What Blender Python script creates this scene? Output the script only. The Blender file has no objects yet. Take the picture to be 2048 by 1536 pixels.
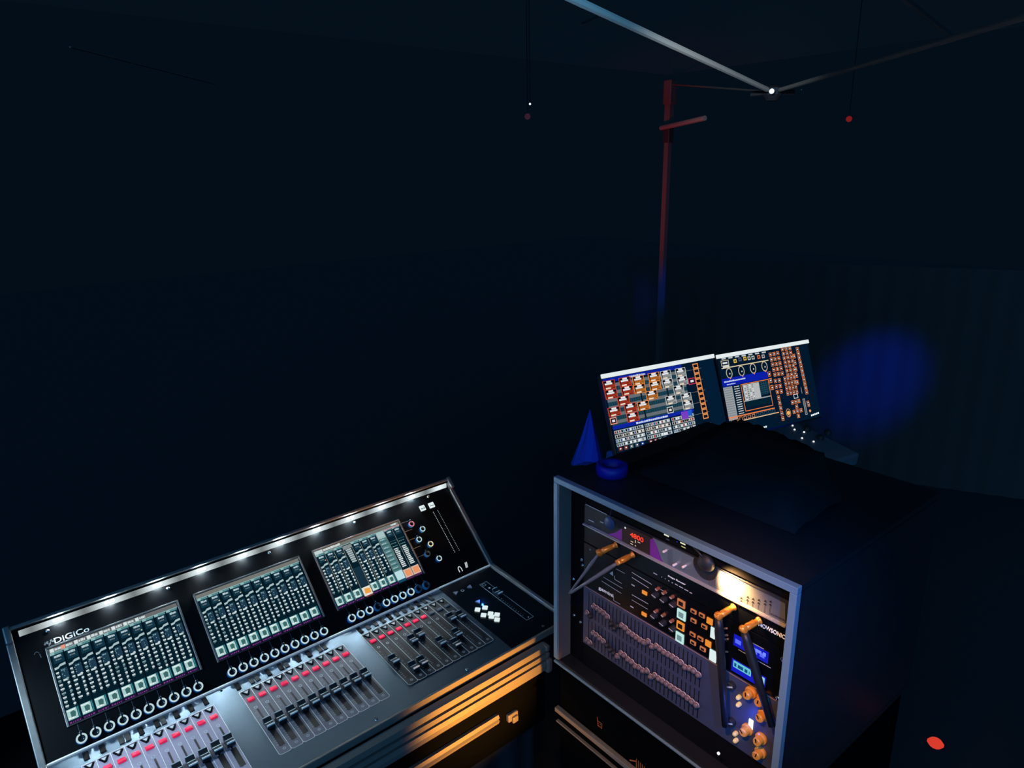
import bpy, bmesh, math, random
from mathutils import Vector, Matrix
S = bpy.context.scene
COL = S.collection
random.seed(7)

# ---------------------------------------------------------------- colours
def lin(c):
    c = c / 255.0
    return c / 12.92 if c <= 0.04045 else ((c + 0.055) / 1.055) ** 2.4
def rgb(r, g, b): return (lin(r), lin(g), lin(b), 1.0)

# ---------------------------------------------------------------- camera
Z0 = 0.80                                   # height of the console's hinge line above the ground
FPX = 1430.8
CR = Vector((0.76103009, -0.64849706, -0.0168751))
CU = Vector((0.19683221, 0.20604526, 0.95854183))
CF = Vector((0.61813452, 0.73280073, -0.28445175))
CAM = Vector((-0.0255555, -1.4868482, 1.1215075 + Z0))
cd = bpy.data.cameras.new('camera'); cd.sensor_width = 36.0; cd.lens = FPX / 2048 * 36.0
cd.clip_start = 0.02; cd.clip_end = 200
cam = bpy.data.objects.new('camera', cd); COL.objects.link(cam)
mw = Matrix.Identity(4)
for i, a in enumerate((CR, CU, -CF)):
    for k in range(3): mw[k][i] = a[k]
mw.translation = CAM
cam.matrix_world = mw
S.camera = cam

# ---------------------------------------------------------------- colour management
S.view_settings.view_transform = 'Standard'
S.view_settings.look = 'None'
S.view_settings.exposure = 0.0
S.view_settings.gamma = 1.0
S.view_settings.use_curve_mapping = False

# ---------------------------------------------------------------- world: night sky
W = bpy.data.worlds.new('night'); S.world = W; W.use_nodes = True
bg = W.node_tree.nodes['Background']
bg.inputs[0].default_value = rgb(4, 14, 24); bg.inputs[1].default_value = 1.0

# ---------------------------------------------------------------- lights
def aim(o, loc, target):
    o.location = loc
    o.rotation_euler = (Vector(target) - Vector(loc)).to_track_quat('-Z', 'Y').to_euler()
def sun(name, direction, color, strength, angle):
    l = bpy.data.lights.new(name, 'SUN'); l.color = color; l.energy = strength; l.angle = math.radians(angle)
    o = bpy.data.objects.new(name, l); COL.objects.link(o)
    o.rotation_euler = Vector(direction).to_track_quat('-Z', 'Y').to_euler(); return o
def spot(name, loc, target, color, power, size=60, blend=1.0, radius=0.02):
    l = bpy.data.lights.new(name, 'SPOT'); l.color = color; l.energy = power
    l.spot_size = math.radians(size); l.spot_blend = blend; l.shadow_soft_size = radius
    o = bpy.data.objects.new(name, l); COL.objects.link(o); aim(o, loc, target); return o
def point(name, loc, color, power, radius=0.01):
    l = bpy.data.lights.new(name, 'POINT'); l.color = color; l.energy = power; l.shadow_soft_size = radius
    o = bpy.data.objects.new(name, l); COL.objects.link(o); o.location = loc; return o
def area(name, loc, target, color, power, sx, sy):
    l = bpy.data.lights.new(name, 'AREA'); l.shape = 'RECTANGLE'; l.size = sx; l.size_y = sy; l.color = color; l.energy = power
    o = bpy.data.objects.new(name, l); COL.objects.link(o); aim(o, loc, target); return o

NIGHT = (0.13, 0.48, 1.0)
# added low blue sun that lifts the black surfaces through the open side
sun('blue_fill_sun', (0.75, 0.60, -0.28), NIGHT, 1.15, 60)
sun('roof_fill_sun', (-0.10, 0.25, -1.0), NIGHT, 0.22, 120)  # added steep sun, shines through the roof cloth to brighten its underside
# unseen fill spot added up to the left of the console
spot('console_fill_spot', (-0.20, -0.04, Z0 + 0.45), (0.18, -0.12, Z0), (0.62, 0.84, 1.0), 13.0, 84, 1.0, 0.05)
# blue spot on the made-up drape behind the lighting desk
# warm lights
spot('amber_light_on_rail', (0.78, -1.12, Z0 - 0.20), (0.84, -0.35, Z0 - 0.105), (1.0, 0.36, 0.035), 150.0, 33, 1.0, 0.03)
spot('amber_light_on_rack', (0.35, -1.10, Z0 + 0.95), (1.0, -0.84, Z0 + 0.16), (1.0, 0.42, 0.10), 34.0, 42, 1.0, 0.02)
spot('blue_light_on_rim', (0.35, -1.55, Z0 + 0.95), (0.97, -1.0, Z0 + 0.40), (0.0, 0.25, 1.0), 40.0, 30, 1.0, 0.02)
spot('violet_light_on_rack', (0.40, -0.30, Z0 + 0.95), (1.0, -0.60, Z0 + 0.30), (0.45, 0.28, 1.0), 5.0, 34, 1.0, 0.02)

# ---------------------------------------------------------------- materials
def mat(name, col, rough=0.5, metal=0.0, emit=None, estr=1.0, noise=0.0, nscale=60.0, spec=0.5, bump=0.0):
    m = bpy.data.materials.new(name); m.use_nodes = True
    nt = m.node_tree; b = nt.nodes['Principled BSDF']
    b.inputs['Base Color'].default_value = col
    b.inputs['Roughness'].default_value = rough
    b.inputs['Metallic'].default_value = metal
    b.inputs['Specular IOR Level'].default_value = spec
    if emit is not None:
        b.inputs['Emission Color'].default_value = emit; b.inputs['Emission Strength'].default_value = estr
    if noise or bump:
        tc = nt.nodes.new('ShaderNodeTexCoord'); n = nt.nodes.new('ShaderNodeTexNoise')
        n.inputs['Scale'].default_value = nscale; n.inputs['Detail'].default_value = 4
        nt.links.new(tc.outputs['Object'], n.inputs['Vector'])
        if noise:
            mr = nt.nodes.new('ShaderNodeMapRange')
            mr.inputs['To Min'].default_value = max(0.02, rough - noise); mr.inputs['To Max'].default_value = min(1, rough + noise)
            nt.links.new(n.outputs['Fac'], mr.inputs['Value']); nt.links.new(mr.outputs['Result'], b.inputs['Roughness'])
        if bump:
            bp = nt.nodes.new('ShaderNodeBump'); bp.inputs['Strength'].default_value = bump; bp.inputs['Distance'].default_value = 0.002
            nt.links.new(n.outputs['Fac'], bp.inputs['Height']); nt.links.new(bp.outputs['Normal'], b.inputs['Normal'])
    return m
def glow(name, col, strength=1.0):
    m = bpy.data.materials.new(name); m.use_nodes = True; nt = m.node_tree
    nt.nodes.remove(nt.nodes['Principled BSDF'])
    e = nt.nodes.new('ShaderNodeEmission'); e.inputs[0].default_value = col; e.inputs[1].default_value = strength
    nt.links.new(e.outputs[0], nt.nodes['Material Output'].inputs[0]); return m
def attr_mat(name, emissive, rough=0.5):
    m = bpy.data.materials.new(name); m.use_nodes = True; nt = m.node_tree; b = nt.nodes['Principled BSDF']
    a = nt.nodes.new('ShaderNodeAttribute'); a.attribute_name = 'Col'
    if emissive:
        nt.nodes.remove(b); e = nt.nodes.new('ShaderNodeEmission')
        nt.links.new(a.outputs['Color'], e.inputs[0]); nt.links.new(e.outputs[0], nt.nodes['Material Output'].inputs[0])
    else:
        nt.links.new(a.outputs['Color'], b.inputs['Base Color']); b.inputs['Roughness'].default_value = rough
    return m
M = {
 'black':   mat('black_plastic', rgb(34, 37, 42), 0.55),
 'gloss':   mat('gloss_black_panel', rgb(8, 11, 15), 0.20, spec=0.5, noise=0.05),
 'satin':   mat('satin_grey_metal', rgb(112, 130, 146), 0.36, 0.88, noise=0.06, nscale=300),
 'satin2':  mat('dark_satin_metal', rgb(48, 52, 58), 0.45, 0.3, noise=0.05),
 'alu':     mat('aluminium', rgb(165, 168, 168), 0.38, 0.8, noise=0.08, nscale=90),
 'alu_d':   mat('dull_aluminium', rgb(170, 172, 170), 0.60, 0.25, noise=0.10, nscale=120),
 'chrome':  mat('chrome', rgb(220, 220, 220), 0.12, 1.0),
 'gold':    mat('gold_plate', rgb(245, 155, 55), 0.28, 0.4),
 'wood':    mat('black_laminate', rgb(26, 30, 36), 0.5, noise=0.1, bump=0.1),
 'cloth':   mat('black_cloth', rgb(38, 46, 54), 0.95, spec=0.1, bump=0.4),
 'ground':  mat('dark_ground', rgb(48, 56, 60), 0.95, spec=0.05, bump=0.5, nscale=12),
 'drape':   mat('glow_drape_cloth', rgb(60, 60, 60), 0.95, spec=0.05, bump=0.4, nscale=6),
 'pole':    mat('painted_steel', rgb(92, 92, 92), 0.45, 0.2),
 'knob':    mat('blue_lit_knob', rgb(30, 90, 150), 0.3, emit=rgb(6, 44, 84), estr=1.0),  # blue light of the ring put into base colour and emission
 'capk':    mat('knob_cap', rgb(16, 30, 40), 0.18),
 'ring_w':  glow('ring_white', rgb(186, 214, 218)),
 'ring_r':  glow('ring_red', rgb(235, 130, 150)),
 'ring_y':  glow('ring_yellow', rgb(235, 220, 170)),
 'ring_o':  mat('ring_unlit', rgb(60, 80, 90), 0.3),
 'red':     mat('red_button', rgb(190, 20, 60), 0.3, emit=rgb(215, 22, 70), estr=0.8),
 'greyb':   mat('grey_button', rgb(90, 100, 110), 0.3),
 'white':   glow('lit_white_button', rgb(222, 238, 240)),
 'mint':    glow('lit_mint_button', rgb(190, 232, 226)),
 'orange':  glow('lit_orange_button', rgb(235, 140, 50)),
 'orange_d':glow('lit_orange_outline', rgb(190, 110, 70)),
 'purple':  mat('purple_panel', rgb(110, 30, 130), 0.35, emit=rgb(100, 20, 120), estr=0.35),
 'silver':  mat('silver_panel', rgb(150, 158, 165), 0.35, 0.7, noise=0.05, nscale=200),
 'eq':      mat('slate_panel', rgb(74, 84, 110), 0.45, 0.3, noise=0.06, nscale=200),
 'slot':    mat('slot_black', rgb(8, 9, 12), 0.8, spec=0.1),
 'print':   mat('white_print', rgb(205, 210, 210), 0.5),
 'print_glow': mat('white_print_glow', rgb(230, 232, 230), 0.5, emit=rgb(90, 95, 98), estr=1.0),  # glow put in so print and hinge trim look lit
 'yknob':   mat('amber_knob', rgb(235, 160, 60), 0.3),
 'rubber':  mat('black_rubber', rgb(26, 29, 34), 0.45),
 'case':    mat('case_black', rgb(7,9,11), .95, spec=0.0),
 'rail':    mat('case_rail', rgb(120, 120, 116), 0.5, 0.2, noise=0.1, nscale=120),
 'dull':    mat('dull_steel', rgb(110, 112, 114), 0.6),
 'rod':     mat('grey_rubber', rgb(110, 116, 124), 0.4),
 'blue':    mat('blue_plastic', rgb(10, 30, 170), 0.5),
 'art':     attr_mat('screen_pixels', True),
 'ink':     attr_mat('panel_ink', False),
 'led':     glow('led_white', rgb(235, 242, 245), 1.2),
 'led_red': glow('led_red', rgb(255, 60, 50)),
 'digits':  glow('red_digits', rgb(255, 70, 50)),
}

# ---------------------------------------------------------------- object helpers
WM = {}
def thing(name, label, cat, loc=(0, 0, 0), group=None):
    o = bpy.data.objects.new(name, None); COL.objects.link(o); o.empty_display_size = 0.05
    o.location = loc; WM[o] = Matrix.Translation(loc)
    o['label'] = label; o['category'] = cat
    if group: o['group'] = group
    return o
def tag(o, label, cat, group=None):
    o['label'] = label; o['category'] = cat
    if group: o['group'] = group
    return o
def struct(o): o['kind'] = 'structure'; return o
def place(o, mw, parent=None):
    WM[o] = mw.copy()
    if parent is not None:
        o.parent = parent; o.matrix_basis = WM[parent].inverted() @ mw
    else: o.matrix_basis = mw
    return o
def link(name, mesh, mats, mw=Matrix.Identity(4), parent=None, smooth=False):
    o = bpy.data.objects.new(name, mesh); COL.objects.link(o)
    if not mesh.materials:
        for m in (mats if isinstance(mats, (list, tuple)) else [mats]): mesh.materials.append(m)
    if smooth:
        for p in mesh.polygons: p.use_smooth = True
    return place(o, mw, parent)
def bm_mesh(bm, name):
    bmesh.ops.recalc_face_normals(bm, faces=bm.faces)
    me = bpy.data.meshes.new(name); bm.to_mesh(me); bm.free(); return me
class B:
    """collects shapes into one mesh"""
    def __init__(s): s.bm = bmesh.new()
    def box(s, a, b, mi=0, bevel=0.0):
        x0, y0, z0 = a; x1, y1, z1 = b
        t = bmesh.new()
        v = [t.verts.new(p) for p in ((x0,y0,z0),(x1,y0,z0),(x1,y1,z0),(x0,y1,z0),(x0,y0,z1),(x1,y0,z1),(x1,y1,z1),(x0,y1,z1))]
        for f in ((3,2,1,0),(4,5,6,7),(0,1,5,4),(1,2,6,5),(2,3,7,6),(3,0,4,7)): t.faces.new([v[i] for i in f])
        if bevel: bmesh.ops.bevel(t, geom=t.edges[:], offset=bevel, segments=2, affect='EDGES', profile=0.5)
        s.add(t, mi); return s
    def add(s, t, mi=0, M_=None):
        me = bpy.data.meshes.new('tmp')
        if M_ is not None: t.transform(M_)
        bmesh.ops.recalc_face_normals(t, faces=t.faces)
        for f in t.faces: f.material_index = mi
        t.to_mesh(me); t.free(); s.bm.from_mesh(me); bpy.data.meshes.remove(me)
    def lathe(s, prof, n=24, mi=0, M_=None, a0=0, a1=360):
        """prof = [(r, z)...] around local z"""
        t = bmesh.new(); full = (a1 - a0) >= 360; cnt = n if full else n + 1
        rings = []
        for r, z in prof:
            if r < 1e-6: rings.append([t.verts.new((0, 0, z))])
            else: rings.append([t.verts.new((r*math.cos(math.radians(a0+(a1-a0)*i/n)), r*math.sin(math.radians(a0+(a1-a0)*i/n)), z)) for i in range(cnt)])
        for A, C in zip(rings[:-1], rings[1:]):
            for i in range(n if full else n):
                j = (i + 1) % cnt if full else i + 1
                if len(A) == 1 and len(C) == 1: continue
                if len(A) == 1: t.faces.new((A[0], C[i], C[j]))
                elif len(C) == 1: t.faces.new((A[i], A[j], C[0]))
                else: t.faces.new((A[i], A[j], C[j], C[i]))
        s.add(t, mi, M_); return s
    def tube(s, pts, r, n=10, mi=0):
        pts = [Vector(p) for p in pts]; rs = r if isinstance(r, (list, tuple)) else [r] * len(pts)
        t = bmesh.new(); rings = []
        for i, p in enumerate(pts):
            d = (pts[min(i+1, len(pts)-1)] - pts[max(i-1, 0)]).normalized()
            a = d.orthogonal().normalized() if i == 0 else (a - d * a.dot(d)).normalized()
            b = d.cross(a)
            rings.append([t.verts.new(p + (a*math.cos(2*math.pi*k/n) + b*math.sin(2*math.pi*k/n)) * rs[i]) for k in range(n)])
        for A, C in zip(rings[:-1], rings[1:]):
            for k in range(n): t.faces.new((A[k], A[(k+1) % n], C[(k+1) % n], C[k]))
        t.faces.new(rings[0][::-1]); t.faces.new(rings[-1])
        s.add(t, mi); return s
    def prism(s, poly, z0, z1, mi=0, M_=None):
        t = bmesh.new()
        lo = [t.verts.new((x, y, z0)) for x, y in poly]; hi = [t.verts.new((x, y, z1)) for x, y in poly]
        t.faces.new(lo[::-1]); t.faces.new(hi)
        for i in range(len(poly)):
            j = (i + 1) % len(poly); t.faces.new((lo[i], lo[j], hi[j], hi[i]))
        s.add(t, mi, M_); return s
    def prof_x(s, poly, x0, x1, mi=0):
        """(y,z) polygon extruded along x"""
        t = bmesh.new()
        lo = [t.verts.new((x0, y, z)) for y, z in poly]; hi = [t.verts.new((x1, y, z)) for y, z in poly]
        t.faces.new(lo); t.faces.new(hi[::-1])
        for i in range(len(poly)):
            j = (i + 1) % len(poly); t.faces.new((lo[j], lo[i], hi[i], hi[j]))
        s.add(t, mi); return s
    def mesh(s, name='m'):
        me = bpy.data.meshes.new(name); s.bm.to_mesh(me); s.bm.free(); return me
    def out(s, name, mats, mw=Matrix.Identity(4), parent=None, smooth=False):
        return link(name, s.mesh(name), mats, mw, parent, smooth)
class Art:
    """flat coloured shapes on a plane (screen pixels or panel print), one mesh"""
    def __init__(s): s.v = []; s.f = []; s.c = []
    def poly(s, pts, c, L=0):
        i = len(s.v); z = 0.0002 * L
        for x, y in pts: s.v.append((x, y, z)); s.c.append(rgb(*c))
        s.f.append(tuple(range(i, i + len(pts))))
    def q(s, x0, y0, x1, y1, c, L=0): s.poly(((x0,y0),(x1,y0),(x1,y1),(x0,y1)), c, L)
    def cq(s, x, y, w, h, c, L=0): s.q(x-w/2, y-h/2, x+w/2, y+h/2, c, L)
    def rect(s, x0, y0, x1, y1, t, c, L=0):
        s.q(x0,y0,x1,y0+t,c,L); s.q(x0,y1-t,x1,y1,c,L); s.q(x0,y0+t,x0+t,y1-t,c,L); s.q(x1-t,y0+t,x1,y1-t,c,L)
    def line(s, a, b, t, c, L=0):
        dx, dy = b[0]-a[0], b[1]-a[1]; l = math.hypot(dx, dy); nx, ny = -dy/l*t/2, dx/l*t/2
        s.poly(((a[0]+nx,a[1]+ny),(a[0]-nx,a[1]-ny),(b[0]-nx,b[1]-ny),(b[0]+nx,b[1]+ny)), c, L)
    def disc(s, x, y, r, c, L=0, n=14): s.poly([(x+r*math.cos(2*math.pi*k/n), y+r*math.sin(2*math.pi*k/n)) for k in range(n)], c, L)
    def ring(s, x, y, r, t, c, L=0, n=18, ry=None, a0=0, a1=360):
        ry = ry or r
        for k in range(n):
            a = math.radians(a0+(a1-a0)*k/n); b = math.radians(a0+(a1-a0)*(k+1)/n)
            s.poly(((x+r*math.cos(a),y+ry*math.sin(a)),(x+r*math.cos(b),y+ry*math.sin(b)),
                    (x+(r-t)*math.cos(b),y+(ry-t)*math.sin(b)),(x+(r-t)*math.cos(a),y+(ry-t)*math.sin(a))), c, L)
    def words(s, x, y, w, h, c, L=0, gap=0.35):
        """an unreadable line of small print: a run of short dashes"""
        e = x
        while e < x + w:
            d = h * random.uniform(0.5, 1.6); s.q(e, y, min(e+d, x+w), y+h*random.uniform(.8, 1.1), c, L); e += d + h*gap
    def out(s, name, m, mw, parent=None):
        me = bpy.data.meshes.new(name); me.from_pydata(s.v, [], s.f)
        a = me.color_attributes.new('Col', 'FLOAT_COLOR', 'POINT')
        for i, c in enumerate(s.c): a.data[i].color = c
        return link(name, me, m, mw, parent)
_txt = {}
def text(name, body, x, y, w, h, m, mw, parent, z=0.0006, depth=0.0004, shear=0.0):
    c = bpy.data.curves.new('t', 'FONT'); c.body = body; c.extrude = depth; c.offset = .012; c.resolution_u = 3; c.shear = shear
    t = bpy.data.objects.new('t', c); COL.objects.link(t)
    dg = bpy.context.evaluated_depsgraph_get(); me = bpy.data.meshes.new_from_object(t.evaluated_get(dg))
    bpy.data.objects.remove(t)
    xs = [v.co.x for v in me.vertices]; ys = [v.co.y for v in me.vertices]
    sx = w / (max(xs)-min(xs)); sy = h / (max(ys)-min(ys)); mx, my = min(xs), min(ys)
    for v in me.vertices: v.co = ((v.co.x-mx)*sx, (v.co.y-my)*sy, v.co.z)
    me.materials.clear()
    return link(name, me, m, mw @ Matrix.Translation((x, y, z)), parent)
def frame(o, e1, e2):
    e1 = Vector(e1).normalized(); e2 = Vector(e2).normalized(); n = e1.cross(e2).normalized()
    m = Matrix.Identity(4)
    for i, a in enumerate((e1, e2, n)):
        for k in range(3): m[k][i] = a[k]
    m.translation = Vector(o); return m
def ray(px, py): return CF + CR * ((px-1024)/FPX) - CU * ((py-768)/FPX)
def onp(m, px, py, w=0.0):
    """where the sight line through a photo point meets plane m (offset w along its normal), in m's own metres"""
    n = m.to_3x3().col[2]; o = m.translation + n*w; d = ray(px, py)
    p = CAM + d * ((o-CAM).dot(n) / d.dot(n)); q = m.inverted() @ p; return q.x, q.y
def atz(px, py, z): d = ray(px, py); return CAM + d * ((z-CAM.z)/d.z)
def aty(px, py, y): d = ray(px, py); return CAM + d * ((y-CAM.y)/d.y)
def atx(px, py, x): d = ray(px, py); return CAM + d * ((x-CAM.x)/d.x)
def atd(px, py, D): return CAM + ray(px, py).normalized() * D
T = Matrix.Translation

UM = frame((0, 0, Z0), (1, 0, 0), (0, 0.72993139, 0.68352043))          # console's raised screen panel
LM = frame((0, 0, Z0), (1, 0, 0), (0, 0.99811638, 0.06134892))          # console's fader panel (v runs to the back)
KM = frame((1.0000245, -0.5077702, Z0+0.3823481), (-0.02706116, -0.99963378, 0), (0, 0, 1))   # rack front
CW = 1.128

# ================================================================ setting
b = B(); b.box((-14, -12, -0.1), (16, 14, 0)); struct(b.out('floor', M['ground']))

# ================================================================ mixing console
con = thing('mixing_console', 'large digital mixing console with three touch screens and rows of lit faders', 'mixing console', (0.56, -0.05, Z0-0.06))
# body
b = B()
b.prof_x([(0.0, Z0-0.001), (-0.316, Z0-0.0205), (-0.316, Z0-0.043), (0.235, Z0-0.043), (0.235, Z0+0.19), (0.212, Z0+0.1985)], 0.0, CW)
b.out('body', M['black'], parent=con)
b = B(); b.box((0.0, -0.002, 0.0), (CW, 0.2905, 0.003)); b.out('screen_panel', mat('screen_panel_black', rgb(5, 8, 12), 0.30, spec=0.5), UM, con)
b = B(); b.box((0.0, -0.3165, 0.0), (CW, -0.001, 0.003)); b.out('fader_panel', M['satin'], LM, con)
# the dark half of the fader panel: black control area on the right
b = B(); b.box((0.945, -0.3165, 0.003), (CW-0.004, -0.001, 0.0042)); b.out('control_panel', M['gloss'], LM, con)
# hinge trim
b = B(); b.box((0.0, -0.003, 0.002), (CW, 0.001, 0.007)); b.out('hinge_trim', M['print_glow'], LM, con)
# side rails
for x0, x1 in ((-0.014, 0.0), (CW, CW+0.012)):
    b = B(); b.box((x0, -0.004, -0.02), (x1, 0.270, 0.010), bevel=0.002); b.box((x0, 0.262, -0.02), (x1, 0.300, 0.024), bevel=0.003)
    b.out('side_rail', M['alu'], UM, con)
    b = B(); b.box((x0, -0.3200, -0.02), (x1, -0.002, 0.010), bevel=0.002)
    b.out('side_rail', M['alu'], LM, con)
# top lip
b = B(); b.box((-0.014, 0.2895, -0.01), (CW+0.012, 0.2965, 0.022), bevel=0.0015); b.box((0, 0.2850, 0.003), (CW, 0.2895, 0.0135), 1)
b.out('top_lip', [M['alu'], M['slot']], UM, con)
# lip face with the LED light pools painted as glow, plus ten diodes
def lip_glow_mat():
    m = bpy.data.materials.new('lip_glow'); m.use_nodes = True; nt = m.node_tree; nt.nodes.remove(nt.nodes['Principled BSDF'])
    tc = nt.nodes.new('ShaderNodeTexCoord'); sx = nt.nodes.new('ShaderNodeSeparateXYZ'); nt.links.new(tc.outputs['Object'], sx.inputs[0])
    def math_(op, a, v):
        n = nt.nodes.new('ShaderNodeMath'); n.operation = op; nt.links.new(a, n.inputs[0])
        if v is not None: n.inputs[1].default_value = v
        return n.outputs[0]
    x = math_('ADD', sx.outputs['X'], -0.085 + 0.1013/2); x = math_('MULTIPLY', x, 1/0.1013); x = math_('FRACT', x, None); x = math_('ADD', x, -0.5)
    x = math_('ABSOLUTE', x, None); x = math_('MULTIPLY', x, 3.2); x = math_('POWER', x, 2.0); x = math_('MULTIPLY', x, -1.0)
    x = math_('EXPONENT', x, None); x = math_('MULTIPLY', x, 0.95); x = math_('ADD', x, 0.16)
    e = nt.nodes.new('ShaderNodeEmission'); e.inputs[0].default_value = rgb(225, 238, 242); nt.links.new(x, e.inputs[1])
    nt.links.new(e.outputs[0], nt.nodes['Material Output'].inputs[0]); return m
t = bmesh.new(); b = B()
b.prof_x([(0.2745, 0.003), (0.2850, 0.003), (0.2850, 0.0125), (0.2835, 0.0125)], 0.012, CW-0.004)
b.out('lip_glow_strip', lip_glow_mat(), UM, con)
LEDX = [0.085 + 0.1013*i for i in range(10)]
dm = B(); dm.prof_x([(0.2815, 0.0128), (0.2790, 0.0095), (0.2795, 0.0088), (0.2825, 0.0125)], -.009, .009); dm = dm.mesh('diode'); dm.materials.append(glow('diode_glow', rgb(222, 236, 242), 850.0))
for x in LEDX: link('light_diode', dm, None, UM @ T((x, 0, 0)), con)
# screws
sc = B().lathe([(0, 0.0026), (0.0016, 0.0026), (0.0018, 0.0018), (0.0036, 0.0018), (0.0042, 0.0)], 16).mesh('screw')
for x in (0.0615, 0.3084, 0.5567, 0.8041, 1.0514): link('screw', sc, M['chrome'], UM @ T((x, 0.2665, 0.003)), con, True)
for px, py in ((94, 1540), (442, 1384), (934, 1341), (1086, 1255), (753, 1441)):
    u, v = onp(LM, px, py); link('screw', sc, M['chrome'], LM @ T((u, v, 0.003)), con, True)
# front trim
b = B(); b.box((-0.014, -0.3235, -0.016), (CW+0.012, -0.3165, 0.0035), bevel=0.0015); b.out('front_trim', M['rail'], LM, con)

# --- touch screens
def strip_art(a, x, s, H, kind='n', j=0):
    """one channel strip of the on-screen mixer, x..x+s wide"""
    w = s - 0.0022; R = random.uniform; DK = (6, 30, 42); TX = (178, 200, 206)
    a.q(x, 0.006, x+w, H-0.012, DK, 1)
    if kind == 'empty':
        a.q(x, H-0.014, x+w, H-0.0245, (130,140,140), 2)
        for k in range(7): a.q(x+0.004+0.0006*k, H-0.03-0.006*k, x+w-0.003, H-0.0255-0.006*k, (165,180,184), 2)
        a.q(x+0.001, 0.030, x+w, 0.086, (22,48,64), 3)
        a.q(x, 0.004, x+w, 0.028, (225,225,215), 3); a.poly(((x+.004,.010),(x+w-.003,.008),(x+w-.002,.022),(x+.006,.024)), (235,160,70), 4); a.q(x+.002,.0,x+w,.004,(130,60,60),3)
        return
    if kind == 'pale':
        a.q(x, 0.006, x+w, H-0.012, (80,125,128), 2)
        for k in range(9):
            y = H-0.03-k*0.0125; a.q(x, y, x+w, y+0.0018, (40,80,86), 3); a.words(x+.003, y+.005, w*.6, .0025, TX, 3)
        a.q(x, H-0.032, x+w, H-0.012, (165,195,196), 3); a.q(x, 0.008, x+w, 0.033, (185,220,228), 3); a.q(x,0,x+w,.008,(20,70,95),3); return
    # header block
    a.q(x, H-0.0165, x+w, H-0.012, (84,134,138), 2); a.q(x, H-0.0165, x+w*.35, H-0.012, (140,180,182), 3)
    a.q(x+0.0035, H-0.036, x+w-0.001, H-0.0165, (18,52,68), 2)
    a.words(x+0.006, H-0.024, w*.55, 0.0046, TX, 3, .1); a.words(x+0.0075, H-0.0305, w*.42, 0.0028, (105,120,126), 3, .3)
    if R(0, 1) < .4: a.disc(x+w-0.004, H-0.033, 0.0016, (230, 150, 110) if j == 0 else (190, 195, 170), 4)
    if kind == 'meter':
        a.q(x, H-0.050, x+w, H-0.0495, (90,130,135), 3)
        for k in range(4): a.words(x+.002, H-.058-.009*k, w*.75, .0022, (110,165,160), 3, .8)
        for k in range(11):
            y = .092-.0054*k; a.q(x+.004, y, x+.004+w*R(.45,.62), y+.0034, (208,218,220), 3)
        a.q(x, .006, x+w, .030, (210,180,165), 3); a.poly(((x+.003,.010),(x+w-.003,.009),(x+w-.002,.026),(x+.004,.027)), (232,148,100), 4)
        a.q(x, .0, x+w, .006, (80,40,80), 3); return
    # EQ curve block
    y = H-0.050 + R(-.0015,.0015)
    a.poly(((x+0.0015,y),(x+w*.35,y+.001),(x+w*.5,y+.0045),(x+w-.001,y+.0055),(x+w-.001,y+.0105),(x+w*.55,y+.0095),(x+w*.35,y+.0055),(x+.0015,y+.005)), (166,190,196), 3)
    a.q(x+w*.42, y-.023, x+w-.0005, y-.001, (30,58,78), 2); a.words(x+w*.5, y-.006, w*.3, .003, (120,160,170), 3)
    for k in range(3): a.disc(x+w*R(.4,.75), y-.008-.005*k, .0009, (150,180,190), 4, 6)
    # sends
    k = 0; yy = y-.009
    while yy > 0.036:
        c = (196,212,216) if R(0,1) < .85 else (120,150,158)
        big = .0070 if k >= 3 else .0055
        a.q(x+.0018, yy, x+.0018+big*R(.85,1.1), yy+.0036, c, 3); a.q(x+.003, yy-.0026, x+.0068, yy-.0012, (96,124,134), 3)
        if yy < y-.024:
            a.disc(x+w*.80, yy+.0018, .0026, c, 3, 10); a.q(x+w*.68, yy-.0026, x+w*.86, yy-.0013, (96,124,134), 3)
        yy -= .0092 if k else .0086; k += 1
    a.q(x+w*.45, y-.0285, x+w*.78, y-.0245, (196,212,216), 3)
    # fader block at the foot
    a.q(x, 0.0075, x+w, 0.0315, (12,70,84), 2)
    a.q(x+.0008, 0.0085, x+w*.80, 0.0305, (168,206,204), 3)
    a.poly(((x+w*.30,.013),(x+w*.62,.0125),(x+w*.70,.022),(x+w*.55,.026),(x+w*.28,.024)), (62,104,104), 4)
    a.words(x+.002, .0265, w*.6, .0025, (235,245,245), 5, .2); a.words(x+.002, .0105, w*.5, .003, (230,240,240), 5, .4); a.q(x+w*.86,.009,x+w*.92,.030,(60,140,150),4)
    a.q(x, 0.0005, x+w, 0.0062, (44,18,60), 2); a.words(x+.002, .002, w*.8, .002, (150,80,170), 3, 1.2)
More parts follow.
